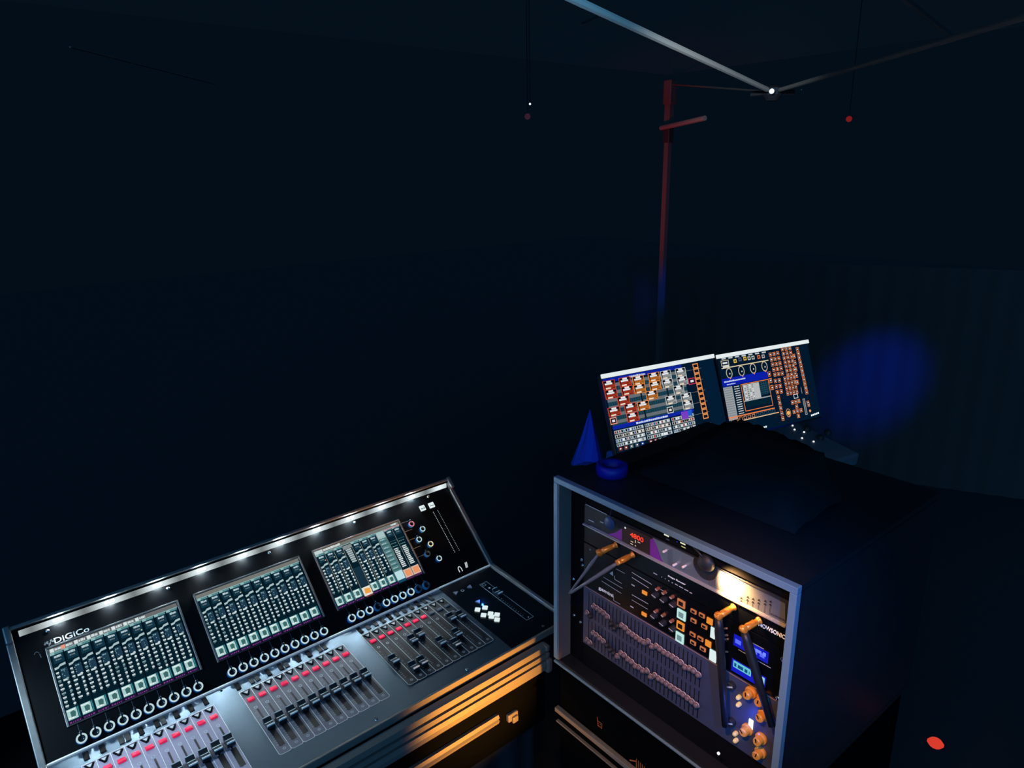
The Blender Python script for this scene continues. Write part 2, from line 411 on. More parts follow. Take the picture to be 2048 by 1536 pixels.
def touch_screen(u0, n, kinds, bar):
    v0 = 0.0590; Wd = 0.262; H = 0.168
    fr = B()
    for q in ((-.004,-.003,0,H+.004),(Wd,-.003,Wd+.004,H+.004),(-.004,H,Wd+.004,H+.004)): fr.box((q[0],q[1],0),(q[2],q[3],.0045), bevel=.0006)
    fr.box((-.003,-.003,0),(Wd+.003,0,.0030), 1)
    f = fr.out('touch_screen', [M['alu'], M['black']], UM @ T((u0, v0, 0.003)), con)
    a = Art(); a.q(0, 0, Wd, H, (3, 16, 26), 0); a.q(0.001, H-.0105, Wd-.001, H-.001, bar, 1); a.q(0.001, H-.0118, Wd-.001, H-.0106, (150,196,196), 2)
    s = (Wd-.002)/10
    if n == 0:
        x = .003
        for k in range(8):
            c = (235,150,125) if k == 1 else (212,224,226)
            a.q(x, H-.0100, x+.0072, H-.0022, c, 3); a.words(x+.0085, H-.0085, .0125, .0055, (200,214,218), 3, .15); x += .0245 if k else .021
    if n == 2:
        a.q(.001, H-.0105, .024, H-.001, (190,208,208), 3); a.words(.026, H-.0078, .05, .006, (206,214,214), 3, .1); a.words(Wd-.026, H-.0075, .018, .005, (214,222,222), 3, .2)
        a.q(Wd-.056, H-.0135, Wd-.001, H-.0115, (214,110,130), 4)
    for j in range(10): strip_art(a, .001+j*s, s, H, kinds[j], j)
    if n == 2:
        for j in range(1, 10): a.q(.001+j*s-.0018, .004, .001+j*s-.0006, H-.012, (134,136,128), 5)
    a.out('display', M['art'], UM @ T((u0, v0, 0.0035)), f)
touch_screen(0.0525, 0, ['n']*10, (104, 106, 108))
touch_screen(0.3570, 1, ['n']*10, (116, 118, 114))
touch_screen(0.6625, 2, ['n','n','n','empty','n','n','n','pale','meter','meter'], (112, 116, 112))

# --- rotary encoders
kb = B()
kb.lathe([(0.0105, 0), (0.0105, 0.010), (0.0100, 0.0112)], 24, 0)
kb.lathe([(0.0064, 0.0108), (0.0062, 0.0085), (0.003, 0.0075), (0, 0.0072)], 20, 1)
kmesh = kb.mesh('encoder')
kmesh.materials.append(M['knob']); kmesh.materials.append(M['capk'])
def ring_mesh(m):
    me = B().lathe([(0.0103, 0.0106), (0.0098, 0.0121), (0.0076, 0.0121), (0.0068, 0.0106)], 24, 0, None, 96, 434).mesh('light_ring'); me.materials.append(m); return me
rings = {k: ring_mesh(M[k]) for k in ('ring_w', 'ring_r', 'ring_y', 'ring_o')}
btn_back = B().lathe([(0.0042, 0), (0.0042, .006), (0.003, .008), (0, .0085)], 14, 0).mesh('push_button'); btn_back.materials.append(M['capk'])
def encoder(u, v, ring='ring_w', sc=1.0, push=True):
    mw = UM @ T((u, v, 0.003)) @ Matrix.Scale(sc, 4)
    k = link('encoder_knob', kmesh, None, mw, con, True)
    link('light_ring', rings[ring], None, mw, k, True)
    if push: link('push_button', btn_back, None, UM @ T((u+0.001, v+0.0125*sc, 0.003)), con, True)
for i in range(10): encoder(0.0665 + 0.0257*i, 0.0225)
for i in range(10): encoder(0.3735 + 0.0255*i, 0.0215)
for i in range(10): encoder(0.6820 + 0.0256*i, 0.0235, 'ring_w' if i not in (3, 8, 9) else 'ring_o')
for px, py, r in ((823,1048,'ring_r'),(845,1058,'ring_w'),(838,1079,'ring_w'),(861,1088,'ring_y'),(855,1107,'ring_o'),(878,1117,'ring_w')):
    u, v = onp(UM, px, py, .010); encoder(u, v, r, 0.82)
# guide lines, headphone and pen pictograms, meters
a = Art(); LC = (120, 140, 155)
for i in range(10):
    for u0 in (0.0665, 0.3735, 0.6820): a.q(u0+.0257*i-.0004, .036, u0+.0257*i+.0004, .055, (70, 84, 100), 1)
for k in range(5): a.q(0.931, .2165-.0275*k, 0.955, .2173-.0275*k, (150,165,175), 1)
a.out('guide_lines', M['ink'], UM @ T((0, 0, 0.0031)), con)
a = Art()
for k in range(27):
    a.disc(1.0425+.0001*k, .2150-.0052*k, .00115, (206, 222, 226), 1, 8); a.disc(1.0585+.0001*k, .2150-.0052*k, .0010, (170, 190, 196), 1, 8)
a.out('level_meter', M['art'], UM @ T((0, 0, 0.0032)), con)
for px, py, s in ((844,1018,1.0),(862,1012,1.0)):
    u, v = onp(UM, px, py); b = B(); b.box((-.009,-.008,0),(.009,.009,.004), bevel=.0015)
    k = b.out('lit_button', M['white'], UM @ T((u, v, .003)), con)
    a = Art(); a.words(-.006, -.003, .012, .003, (70,90,100), 1); a.out('legend', M['ink'], UM @ T((u, v, .0071)), k)
a = Art(); u, v = onp(UM, 919, 1139)
a.ring(u, v, .0062, .0024, (215,225,228), 1, 14, .0085, -20, 200); a.q(u-.0062, v-.0085, u-.0036, v+.001, (215,225,228), 1); a.q(u+.0036, v-.0085, u+.0062, v+.001, (215,225,228), 1)
a.out('headphone_pictogram', M['art'], UM @ T((0, 0, .0033)), con)
a = Art(); u, v = onp(UM, 931, 1131)
for k in range(3): a.line((u-.004+.003*k, v-.008), (u+.0005+.003*k, v+.008), .0018, (200,214,218), 1)
a.out('pen_pictogram', M['art'], UM @ T((0, 0, .0033)), con)
# maker's name and mark
u0, v0 = onp(UM, 110, 1289); u1, v1 = onp(UM, 180, 1264)
text('maker_name', 'DiGiCo', u0, v0+.0005, u1-u0, .0125, M['print_glow'], UM, con, .0033)
a = Art(); u0, v0 = onp(UM, 90, 1290)
for k, (dx, dy) in enumerate(((0,0),(.005,.003),(.009,-.002),(.012,.004),(.015,.001))): a.disc(u0+dx, v0+dy, .0021, (150,155,156), 1, 8)
a.line((u0, v0+.004), (u0+.009, v0-.004), .0016, (150,155,156), 1); a.line((u0+.006, v0-.006), (u0+.014, v0+.006), .0016, (150,155,156), 1)
a.out('maker_mark', M['ink'], UM @ T((0, 0, .0033)), con)
a = Art(); u, v = onp(UM, 74, 1311); a.ring(u, v, .005, .0012, (110,118,124), 1, 10, .007, 20, 160); a.line((u+.005, v), (u+.006, v-.009), .0016, (110,118,124), 1)
a.out('hook_mark', M['ink'], UM @ T((0, 0, .0033)), con)

# --- fader banks
def cap_mesh():
    b = B(); w = .0085
    P = [(-.0135, 0), (-.0135, .010), (-.0115, .0115), (-.004, .0075), (.004, .0075), (.0115, .0115), (.0135, .010), (.0135, 0)]
    t = bmesh.new()
    lo = [t.verts.new((-w, y, z)) for y, z in P]; hi = [t.verts.new((w, y, z)) for y, z in P]
    t.faces.new(lo); t.faces.new(hi[::-1])
    for i in range(len(P)):
        j = (i+1) % len(P); t.faces.new((lo[j], lo[i], hi[i], hi[j]))
    b.add(t, 0)
    b.box((-w, -.0140, .0085), (w, -.0112, .0122), 1, .0006); b.box((-w, .0112, .0085), (w, .0140, .0120), 2, .0006); b.box((-w-.0001, -.0006, .0070), (w+.0001, .0006, .0080), 1)
    me = b.mesh('fader_cap')
    for m in (mat('fader_black', rgb(36, 42, 48), .35), mat('fader_edge', rgb(240, 244, 244), .55), mat('fader_back_edge', rgb(175, 184, 190), .5)): me.materials.append(m)
    return me
capm = cap_mesh()
redm = B(); redm.box((-.0076, -.0052, 0), (.0076, .0052, .0045), bevel=.0012); redm = redm.mesh('mute_button')
gredm = redm.copy(); redm.materials.append(M['red']); gredm.materials.append(M['greyb'])
trim_ = B(); trim_.prism([(-.0095, .0062), (.0095, .0062), (.0017, -.0085), (-.0017, -.0085)], 0, .0028); trim_.prism([(-.0050, .0036), (.0050, .0036), (.0008, -.0040), (-.0008, -.0040)], .0027, .0034, 1); trim_ = trim_.mesh('solo_button'); trim_.materials.append(M['slot']); trim_.materials.append(M['print'])
refl_dark = B(); refl_dark.box((-.0052, -.0125, 0), (.0052, .0125, .0022), bevel=.0008); refl_dark = refl_dark.mesh('knob_reflection'); refl_dark.materials.append(mat('dark_reflection', rgb(14,17,20), .7, spec=.15))  # tiles shaped as the knobs' reflections in the fader panel
refl_grey = refl_dark.copy(); refl_grey.materials.clear(); refl_grey.materials.append(mat('grey_reflection', rgb(66, 68, 68), .7, spec=.2))
def bank(u0, pitch, caps, reds, v_top=-.0425, v_bot=-.2660, reflections=()):
    n = len(caps); a = Art(); PC = (236, 242, 242)
    a.q(u0, v_bot, u0+pitch*n, v_top, (36, 40, 46) if u0 > .6 else ((104, 104, 116) if u0 > .3 else (150, 146, 170)), 0)
    for i in range(n):
        x = u0 + pitch*i
        a.line((x, v_top), (x, v_bot+.004), .0011, PC, 1); a.line((x, v_bot+.004), (x+.004, v_bot), .0011, PC, 1)
        a.line((x+.004, v_bot), (x+pitch-.003, v_bot), .0011, PC, 1); a.line((x+pitch-.003, v_bot), (x+pitch, v_bot+.004), .0011, PC, 1)
        a.line((x, v_top), (x+pitch, v_top), .0011, PC, 1)
        # fader lane, ticks, end dots
        c = x + pitch*.52
        a.q(c-.0018, -.2450, c+.0022, -.1150, (6, 8, 10), 1); a.q(c-.0045, -.2440, c+.0075, -.188, (8, 11, 14), 2) if i >= 0 else None
        for k in range(9): a.q(c-.0085, -.125-.0125*k, c-.0060, -.1240-.0125*k, (165,178,182), 3)
        for k in range(5): a.q(c-.0080, -.212-.0066*k, c-.0040, -.2108-.0066*k, (150,164,168), 3)
        a.ring(c-.001, -.1085, .0040, .0016, (178,192,198), 3, 12); a.ring(c+.001, -.2540, .0036, .0014, (165,180,186), 3, 12); a.disc(c+.001, -.2540, .0010, (165,180,186), 3, 8)
    a.line((u0+pitch*n, v_top), (u0+pitch*n, v_bot+.004), .0011, PC, 1)
    a.out('strip_markings', M['ink'], LM @ T((0, 0, 0.0045 if u0 > .6 else 0.0032)), con)
    for i, v in enumerate(caps):
        c = u0 + pitch*(i+.5) + .0010
        link('fader_cap', capm, None, LM @ T((c+.0008, -v, .0045)), con)
        link('mute_button', redm if reds[i] else gredm, None, LM @ T((c-.001, -.0800, .003)), con)
        tb = link('solo_button', trim_, None, LM @ T((c-.001, -.0545, .003)), con)
    for u, g in reflections: link('knob_reflection', refl_grey if g else refl_dark, None, LM @ T((u, -.0215, .003)), con)
bank(0.0525, .0259, [.172,.175,.176,.178,.178,.177,.1763,.1751,.1709,.1688], [1]*10, reflections=[(.0651,0),(.0949,0),(.1300,1),(.1420,1),(.1678,0),(.1994,0),(.2120,1),(.2391,0),(.2691,0),(.3002,0)])
bank(0.3675, .0260, [.176,.1763,.1755,.1755,.1749,.173,.1743,.1734,.1736,.1736], [1]*10, reflections=[(.3724,0),(.4040,1),(.4170,1),(.4447,0),(.4748,0),(.4880,1),(.5181,0),(.5458,0),(.5740,1),(.5870,1)])
bank(0.6780, .0252, [.175,.224,.222,.1413,.1329,.192,.220,.191,.1311,.1396], [1]*7+[0]*3, reflections=[(.686+.0218*i, 1 if i % 4 else 0) for i in range(11)])

# --- master section
a = Art(); PC = (225, 232, 234)
a.rect(1.0455, -.2600, 1.0710, -.0580, .0010, PC, 1); a.q(1.057, -.245, 1.0605, -.105, (4,5,7), 2)
for k in range(13): a.q(1.050, -.13-.009*k, 1.0535, -.1292-.009*k, PC, 2)
a.rect(1.0500, -.0720, 1.0600, -.0620, .001, PC, 2); a.disc(1.0580, -.088, .003, PC, 2); a.disc(1.058, -.253, .002, PC, 2)
a.out('master_markings', M['ink'], LM @ T((0, 0, .0045)), con)
link('fader_cap', capm, None, LM @ T((1.0590, -.1225, .0045)), con)
dia = B(); dia.box((-.0072, -.0072, 0), (.0072, .0072, .004), bevel=.0015); dia = dia.mesh('lit_button'); dia.materials.append(M['white'])
for px, py in ((955,1223),(970,1219),(967,1234),(981,1231),(983,1237),(994,1233),(994,1243)):
    u, v = onp(LM, px, py); link('lit_button', dia, None, LM @ T((u, v, .0042)) @ Matrix.Rotation(.75, 4, 'Z'), con)
tri = B(); tri.prism([(-.007, -.005), (.007, -.005), (0, .007)], 0, .003); tri = tri.mesh('arrow_button'); tri.materials.append(mat('arrow_grey', rgb(150,150,160), .4))
for px, py, r in ((911,1189,.6),(940,1177,3.4),(957,1207,3.0)):
    u, v = onp(LM, px, py); link('arrow_button', tri, None, LM @ T((u, v, .0042)) @ Matrix.Rotation(r, 4, 'Z'), con)
u, v = onp(LM, 925, 1184); a = Art(); a.ring(u, v, .005, .002, (140,145,155), 1); a.out('round_button', M['ink'], LM @ T((0,0,.0046)), con)
u, v = onp(LM, 953, 1205)
point('blue_panel_fill', LM @ Vector((u+.012, v-.012, .014)), (0.03, 0.20, 1.0), 0.05, .002)  # added point light among the white buttons, tints the panel blue

# ================================================================ console road case
rc = thing('road_case', 'black road case under the console with grooved aluminium edge rails', 'road case', (0.5, -0.02, 0.52))
b = B(); b.box((-0.08, -0.330, 0.52), (1.045, 0.30, Z0-0.045), bevel=.004); b.out('case_body', M['case'], parent=rc)
def rail(poly, x0, x1, m, name='edge_rail'):
    b = B(); b.prof_x(poly, x0, x1); return b.out(name, m, parent=rc)
y = -.330; zb = Z0
rail([(y, zb-.0330), (y-.018, zb-.0360), (y-.020, zb-.0500), (y, zb-.0500)], -.08, 1.035, M['rail'])
rail([(y, zb-.0560), (y-.022, zb-.0560), (y-.023, zb-.0680), (y, zb-.0680)], -.08, 1.035, M['rail'])
rail([(y, zb-.0740), (y-.024, zb-.0740), (y-.027, zb-.085), (y-.026, zb-.098), (y-.018, zb-.107), (y, zb-.110)], -.08, 1.030, M['rail'])
b = B(); b.box((1.028, y-.030, zb-.112), (1.047, y+.002, zb-.072), bevel=.006); b.out('corner_cap', M['rail'], parent=rc)
for z1, z2 in ((.034, .050), (.055, .068)):
    b = B(); b.box((1.030, y-.024, zb-z2), (1.042, y+.001, zb-z1), bevel=.003); b.out('corner_cap', M['rail'], parent=rc)
p0 = aty(1000, 1440, -.345)
rail([(y, p0.z+.010), (y-.010, p0.z+.012), (y-.014, p0.z+.004), (y-.008, p0.z), (y-.014, p0.z-.004), (y-.010, p0.z-.014), (y, p0.z-.014)], 0.1, p0.x, M['rail'], 'lower_rail')
lp = aty(1030, 1434, -.345)
b = B(); b.box((lp.x-.018, y-.012, lp.z-.012), (lp.x+.014, y, lp.z+.010), bevel=.003); b.box((lp.x-.008, y-.018, lp.z-.016), (lp.x+.010, y-.010, lp.z+.002), bevel=.003)
b.out('latch', M['rail'], parent=rc)
# table under it
tb = thing('covered_table', 'table under the road case hidden by a black floor-length cloth', 'table', (0.5, 0, 0))
b = B(); b.box((-.35, -.29, .49), (1.02, .5, .519)); b.out('table_top', M['black'], parent=tb)
t = bmesh.new(); n = 240; per = [(-.36+1.39*k/80, -.30) for k in range(80)] + [(1.03, -.30+.81*k/50) for k in range(50)] + [(1.03-1.39*k/80, .51) for k in range(80)] + [(-.36, .51-.81*k/50) for k in range(50)]
r0 = []; r1 = []
for k, (x, yy) in enumerate(per):
    o = .012*math.sin(k*1.1); nx = (x-.335)/.7; ny = (yy-.1)/.4
    r0.append(t.verts.new((x, yy, .489))); r1.append(t.verts.new((x+o*nx, yy+o*ny, .0)))
for k in range(len(per)):
    j = (k+1) % len(per); t.faces.new((r0[k], r0[j], r1[j], r1[k]))
b = B(); b.add(t); b.out('cloth_skirt', M['cloth'], parent=tb, smooth=True)

# ================================================================ equipment rack
E_ = 0.035                                  # the case rim stands proud of the device fronts
rk = thing('rack_case', 'open-fronted black equipment rack case with pale metal rim full of devices', 'rack case', (1.25, -.75, Z0-.12))
u0, v1 = onp(KM, 1107, 953, E_); u1, _ = onp(KM, 1596, 1173, E_); v0 = -.3740
DEP = 0.50; th = .013
b = B()
for q in ((u0, v0, u1, v0+th), (u0, v1-th, u1, v1), (u0, v0+th, u0+th, v1-th), (u1-th, v0+th, u1, v1-th)):
    b.box((q[0]+.0012, q[1]+.0012, -DEP), (q[2]-.0012, q[3]-.0012, E_-.004))
b.box((u0+.002, v0+.002, -DEP-.01), (u1-.002, v1-.002, -DEP))
b.out('case_shell', M['wood'], KM, rk)
b = B(); e0 = E_-.014
b.box((u0, v1-th, e0), (u1, v1, E_), bevel=.0012); b.box((u0, v0, e0), (u1, v0+.005, E_), bevel=.0012)
b.box((u0, v0+th, e0), (u0+th, v1-th, E_), bevel=.0012); b.box((u1-th, v0+th, e0), (u1, v1-th, E_), bevel=.0012)
b.out('metal_rim', mat('blue_grey_rim', rgb(118, 150, 165), .55, .2, noise=.1, nscale=120), KM, rk)
# inner side lining + rack rails
b = B(); b.box((u0+th+.0002, v0+th, -.06), (u0+th+.003, v1-th, E_-.002)); b.out('side_lining', mat('lining', rgb(120,110,110), .35), KM, rk)
for a0, a1 in ((u0+th+.004, -.003), (.485, u1-th-.002)):
    b = B(); b.box((a0, v0+th, -.006), (a1, v1-th, -.003)); b.out('rack_rail', M['slot'], KM, rk)
bolt = B().lathe([(0, .0035), (.0028, .0035), (.0042, .0018), (.0045, 0)], 12).mesh('bolt')
for px, py in ((1146,1159),(1147,1231),(1160,1245),(1180,1099),(1162,1120),(1164,1131)):
    u, v = onp(KM, px, py); link('bolt', bolt, M['chrome'], KM @ T((u, v, -.003)), rk, True)
for px, py in ((1571,1310),(1566,1318),(1556,1396),(1548,1450)):
    u, v = onp(KM, px, py); link('bolt', bolt, M['chrome'], KM @ T((min(u, .4865), v, .0)), rk, True)
# inner lower lip, dark drawer below the devices
ua, va = onp(KM, 1240, 1385); ub, vb = onp(KM, 1432, 1531)
b = B(); b.box((0.0, -.3600, -.012), (.483, -.3030, -.001)); b.out('blank_panel', M['slot'], KM, rk)
# lower case
lc = thing('lower_rack_case', 'black case standing on the ground carrying the equipment rack', 'road case', (1.25, -.75, 0))
b = B(); b.box((u0+.01, -(Z0+.3823)+.0, -DEP), (u1-.01, v0-.0015, E_-.012), bevel=.002); b.out('case_body', M['case'], KM, lc)
b = B(); b.box((u0+.004, -.512, E_-.012), (u1, -.500, E_+.001), bevel=.002); b.out('edge_rail', M['rail'], KM, lc)
b = B(); b.box((u0+.004, -.545, E_-.012), (u1, -.541, E_-.004), bevel=.001); b.out('edge_rail', M['rail'], KM, lc)

# ---- rack units
def unit(name, label, cat, v0, v1, m, u0=0.0, u1=.4826, depth=.28):
    t_ = thing(name, label, cat, KM @ Vector((.241, v0, -.1)))
    b = B(); b.box((u0, v0+.0006, -.004), (u1, v1-.0006, .0), bevel=.0006); b.out('front_panel', m, KM, t_)
    b = B(); b.box((.02, v0+.002, -depth), (.462, v1-.002, -.0042)); b.out('chassis', M['slot'], KM, t_)
    return t_
def kp(px, py, w=0.0): return onp(KM, px, py, w)
def Z2(x, y): return (1180+x/8.533, 1040+y/8.533)
def C3(x, y): return (1120+x/5.12, 1150+y/5.12)
def R2(x, y): return (1340+x/5.12, 1030+y/5.12)
def C4(x, y): return (1340+x/4.862, 1220+y/4.862)

# 1: drive processor with purple and silver front
du = unit('signal_processor', 'purple and silver rack device with red number display', 'audio processor', .0015, .0480, M['black'])
P = lambda *q: [kp(*p) for p in q]
b = B()
b.prism(P(Z2(330,235), Z2(430,215), Z2(560,140), Z2(560,345)), .0004, .0022); b.out('purple_fascia', M['purple'], KM, du); b = B(); b.prism(P(Z2(1035,330), Z2(1090,310), Z2(1150,440), Z2(1230,690), Z2(1300,760), Z2(1035,590)), .0004, .0022)
b.out('purple_fascia', M['purple'], KM, du)
b = B(); b.prism(P(Z2(560,140), Z2(620,95), Z2(1000,260), Z2(1070,310), Z2(1035,330), Z2(1035,590), Z2(560,345)), .0006, .0030)
dsp = b.out('display_window', mat('brown_glass', rgb(60, 42, 34), .12), KM, du)
x0_, y0_ = kp(*Z2(700, 262)); x1_, y1_ = kp(*Z2(930, 335))
text('number_readout', '4800', x0_, min(y0_, y1_)-.001, x1_-x0_, .0105, M['digits'], KM, dsp, .0032)
a = Art()
for x, y_, w_, h_ in ((735,360,.007,.0016),(730,400,.007,.0016),(795,360,.002,.006),(855,375,.007,.0016),(795,430,.003,.002)):
    u, v = kp(*Z2(x, y_)); a.cq(u, v, w_, h_, (214,190,160), 1)
u, v = kp(*Z2(620,125)); a.disc(u, v, .0022, (200,215,220), 1)
a.out('indicators', M['art'], KM @ T((0, 0, .0032)), dsp)
# silver face with round notch
cx, cy = kp(1409, 1131); rr = .0215
b = B(); pts = P(Z2(1130,330)); pts += [kp(1389.5, 1115)]
pa = kp(1389.5, 1115); pb = kp(1437, 1137)
a0 = math.atan2(pa[1]-cy, pa[0]-cx); a1 = math.atan2(pb[1]-cy, pb[0]-cx)
ra = math.hypot(pa[0]-cx, pa[1]-cy); rb = math.hypot(pb[0]-cx, pb[1]-cy)
if a0 < 0: a0 += 2*math.pi
if a1 > 0.5: a1 -= 2*math.pi
A1 = a1 + (2*math.pi if a1 < -math.pi else 0)
NA = 14
notch = []
for k in range(NA+1):
    f = k/NA; an = a0 + (2*math.pi + a1 - a0 if a1 < a0 - math.pi*2 else (a1 + 2*math.pi - a0))*f
    r_ = ra + (rb-ra)*f; notch.append((cx+r_*math.cos(an), cy+r_*math.sin(an)))
right_top = kp(1572, 1207); right_bot = (kp(1571, 1251)[0], .003)
left_bot = (kp(*Z2(1320, 760))[0], .003)
sil = [kp(*Z2(1085,295))] + notch + [right_top, right_bot, left_bot, kp(*Z2(1240,680)), kp(*Z2(1160,450))]
b.prism(sil, .0004, .0026); b.out('silver_fascia', M['silver'], KM, du)
b = B(); b.box((.0, -.0005, .0), (.4826, .0030, .0065), bevel=.0008); b.box((0.02, .0036, .0), (.4826, .0048, .004)); b.out('edge_trim', mat('bright_trim', rgb(200,196,190), .3, .5), KM, du)
a = Art()
for x, y_ in ((740,855),(805,845),(860,865),(920,875),(985,885),(1040,890)):
    u, v = kp(*R2(x, y_)); a.poly(((u-.003,v),(u+.003,v),(u,v+.0045)), (20,20,26), 1); a.poly(((u-.003,v-.006),(u+.003,v-.006),(u,v-.0015)), (30,28,34), 1); a.q(u-.0004, max(v-.024, .006), u+.0004, v-.006, (40,30,40), 1)
for i in range(4):
    for j in range(6): u, v = kp(*R2(415+28*i, 640+8*i)); a.disc(u, v-.0036*j+.006, .0010, (96,54,30), 1, 6)
for k in range(10): u, v = kp(*Z2(1340, 480+28*k)); a.q(u, v, u+.012, v+.0007, (20,60,90), 1)
u, v = kp(*R2(1040, 1010)); a.words(u, v-.0005, .030, .0036, (60,56,66), 1)
a.out('panel_print', M['ink'], KM @ T((0, 0, .0028)), du)
lev = B().lathe([(0, .011), (.0022, .0105), (.0026, .008), (.0020, 0)], 12).mesh('toggle')
for x, y_, c in ((1320,510,(240,220,215)),(1490,740,(235,190,160)),(1650,770,(225,235,200))):
    u, v = kp(*Z2(x, y_)); link('toggle', lev, mat('toggle_tip', rgb(*c), .3, emit=rgb(*[int(k*.5) for k in c]), estr=.6), KM @ T((u, v, .002)), du, True)
# 2: top device above with small lights
tu = unit('network_switch', 'black top rack device with a few blue and white status lights', 'rack device', .0500, .0800, M['slot'])
a = Art()
for x, y_, w_, h_, c in ((1310,260,.012,.003,(225,230,205)),(1345,235,.007,.002,(90,140,220)),(1330,330,.008,.0016,(60,70,90)),(1470,300,.003,.003,(200,225,240)),(1545,335,.010,.003,(190,220,225)),(1590,400,.012,.003,(225,225,190)),(1600,460,.010,.002,(190,190,120)),(1490,370,.002,.002,(60,60,200))):
    u, v = kp(*Z2(x, y_)); a.cq(u, v, w_, h_, c, 1)
a.out('status_lights', M['art'], KM @ T((0, 0, .0008)), tu)
a = Art()
for p, q, w_ in (((1172,1008),(1215,1029),.0014),((1178,1039),(1189,1044),.0022),((1201,1043),(1208,1046),.0022)):
    a.line(kp(*p), kp(*q), w_, (200,205,210), 1)
a.out('panel_print', M['print'], KM @ T((0, 0, .0012)), tu)

# 3: stage router with four gold aerials
ru = unit('wireless_router', 'black single-height rack router carrying four gold aerial joints', 'wireless router', -.0430, -.0010, M['gloss'])
x0_, y0_ = kp(*Z2(1335, 935)); x1_, y1_ = kp(*Z2(1640, 1060))
text('model_name', 'Stage Router', x0_, y0_-.004, x1_-x0_, .0042, M['print_glow'], KM, ru, .0006)
x0_, y0_ = kp(1518, 1248); x1_, y1_ = kp(1571, 1272)
text('maker_name', 'NOWSONIC', x0_, y0_-.0035, x1_-x0_, .0082, M['print_glow'], KM, ru, .0006)
a = Art()
for x, y_, w_ in ((1120,915,.010),(1230,970,.002),(1290,1000,.002),(1350,1035,.003),(1410,1068,.003),(1480,1100,.007),(1560,1145,.010),(1650,1195,.009),(1725,1240,.006)):
    u, v = kp(*Z2(x, y_)); a.cq(u, v, w_, .0020, (200,206,208), 1)
a.out('panel_print', M['ink'], KM @ T((0, 0, .0008)), ru)

def aerial(base, joint, tip, label, r=.0042, m=None):
    """gold screw joint standing off the panel, black rod aerial hanging from its hinge"""
    bu, bv = kp(*base, .004); Wj = .032; ju, jv = kp(*joint, Wj)
    A = Vector((bu, bv, .0)); J = Vector((ju, jv, Wj)); Tp = Vector(tip_pt(tip))
    t_ = thing('aerial', label, 'aerial', KM @ A, 'aerials of the rack router')
    d = (J-A); L = d.length; q = d.to_track_quat('Z', 'Y').to_matrix().to_4x4()
    b = B(); b.lathe([(.0068, .0), (.0068, .003), (.0052, .004), (.0052, L*.30), (.0062, L*.33), (.0064, L*.80), (.0056, L*.84), (.0056, L*.9), (0, L*.92)], 18)
    b.out('gold_joint', M['gold'], KM @ T(A) @ q, t_, True)
    b = B(); ax = d.cross(Tp-J).normalized(); hm = T(J - ax*.0055) @ ax.to_track_quat('Z', 'Y').to_matrix().to_4x4()
    b.lathe([(0, 0), (.0060, 0), (.0066, .001), (.0066, .010), (.0060, .011), (0, .011)], 18); b.out('hinge', M['gold'], KM @ hm, t_, True)
    e = (Tp-J).normalized()
    b = B(); b.tube([J+e*.006, J+e*.02, J+e*.03, (J+Tp)/2, Tp], [r*.9, r*1.0, r*1.15, r*1.0, r*.75], 12); b.out('rod', m or M['rubber'], KM, t_, True)
    return t_
def tip_pt(t): u, v = onp(KM, t[0], t[1], t[2]); return (u, v, t[2])
aerial((1231,1090), (1199,1105), (1139,1187,.075), 'leftmost gold-jointed aerial on the router, thin rod folded down and left', .0032, M['rod'])
aerial((1264,1110), (1238,1124), (1142,1186,.085), 'second gold-jointed aerial from the left, thick rod folded down and left', .0040, M['rod'])
aerial((1466,1215), (1437,1232), (1450,1452,.028), 'third gold-jointed aerial, black rod hanging straight down over the sliders', .0076)
aerial((1517,1242), (1487,1258), (1543,1452,.028), 'rightmost gold-jointed aerial by the maker name, rod slanting down over blue displays', .0076)

# 4: twin media player
gu = unit('media_player', 'black twin-deck media player with lit orange and white buttons', 'media player', -.1500, -.0440, M['gloss'])
x0_, y0_ = kp(*Z2(150, 1150)); x1_, y1_ = kp(*Z2(400, 1270))
text('maker_name', 'gemini', x0_, y0_-.006, x1_-x0_, .0100, M['print_glow'], KM, gu, .0006)
a = Art(); OC = (190,120,84)
for p, q, w_ in (((720,890),(1050,1090),.0014),((720,975),(1010,1160),.0014),((720,1270),(1000,1430),.0014),((720,1360),(990,1520),.0010),((1050,1090),(1060,1105),.001),
                 ((230,970),(560,1165),.0009),((200,1035),(540,1250),.0009),((450,830),(600,910),.0009),((1210,1180),(1320,1245),.0014),((430,1010),(545,1080),.0010),((420,950),(430,1010),.0010),((410,1370),(520,1435),.0010),((410,1300),(410,1370),.0010)):
    a.line(kp(*Z2(*p)), kp(*Z2(*q)), w_, OC if p[0] > 700 else (120,130,140), 1)
for x, y_ in ((740,1110),(720,1480)): u, v = kp(*Z2(x, y_)); a.cq(u, v, .009, .003, OC, 1)
u, v = kp(*Z2(375, 905)); a.poly(((u-.006,v-.003),(u+.004,v-.005),(u+.003,v+.006)), (150,150,150), 1)
a.out('panel_print', M['print'], KM @ T((0, 0, .0008)), gu)
def knob_at(name, px, py, r, h, m, parent, mi=None, w=0.0):
    u, v = kp(px, py, h); b = B()
    b.lathe([(r*1.05, 0), (r*.95, h*.8), (r*.85, h), (0, h)], 18); b.box((-r*.85, -.0007, h), (r*.85, .0007, h+.0006), 1)
    return b.out(name, [m, M['print']], KM @ T((u, v, w)) @ Matrix.Rotation(-.2, 4, 'Z'), parent)
for x, y_, r in ((1085,1300,.0065),(1225,1380,.0065),(1385,1460,.0065)): knob_at('rotary_knob', *Z2(x, y_), r, .010, M['black'], gu)
for x, y_ in ((1130,1190),(1240,1255),(1375,1330)): knob_at('small_knob', *Z2(x, y_), .0036, .008, mat('copper_knob', rgb(150,90,60), .4), gu)
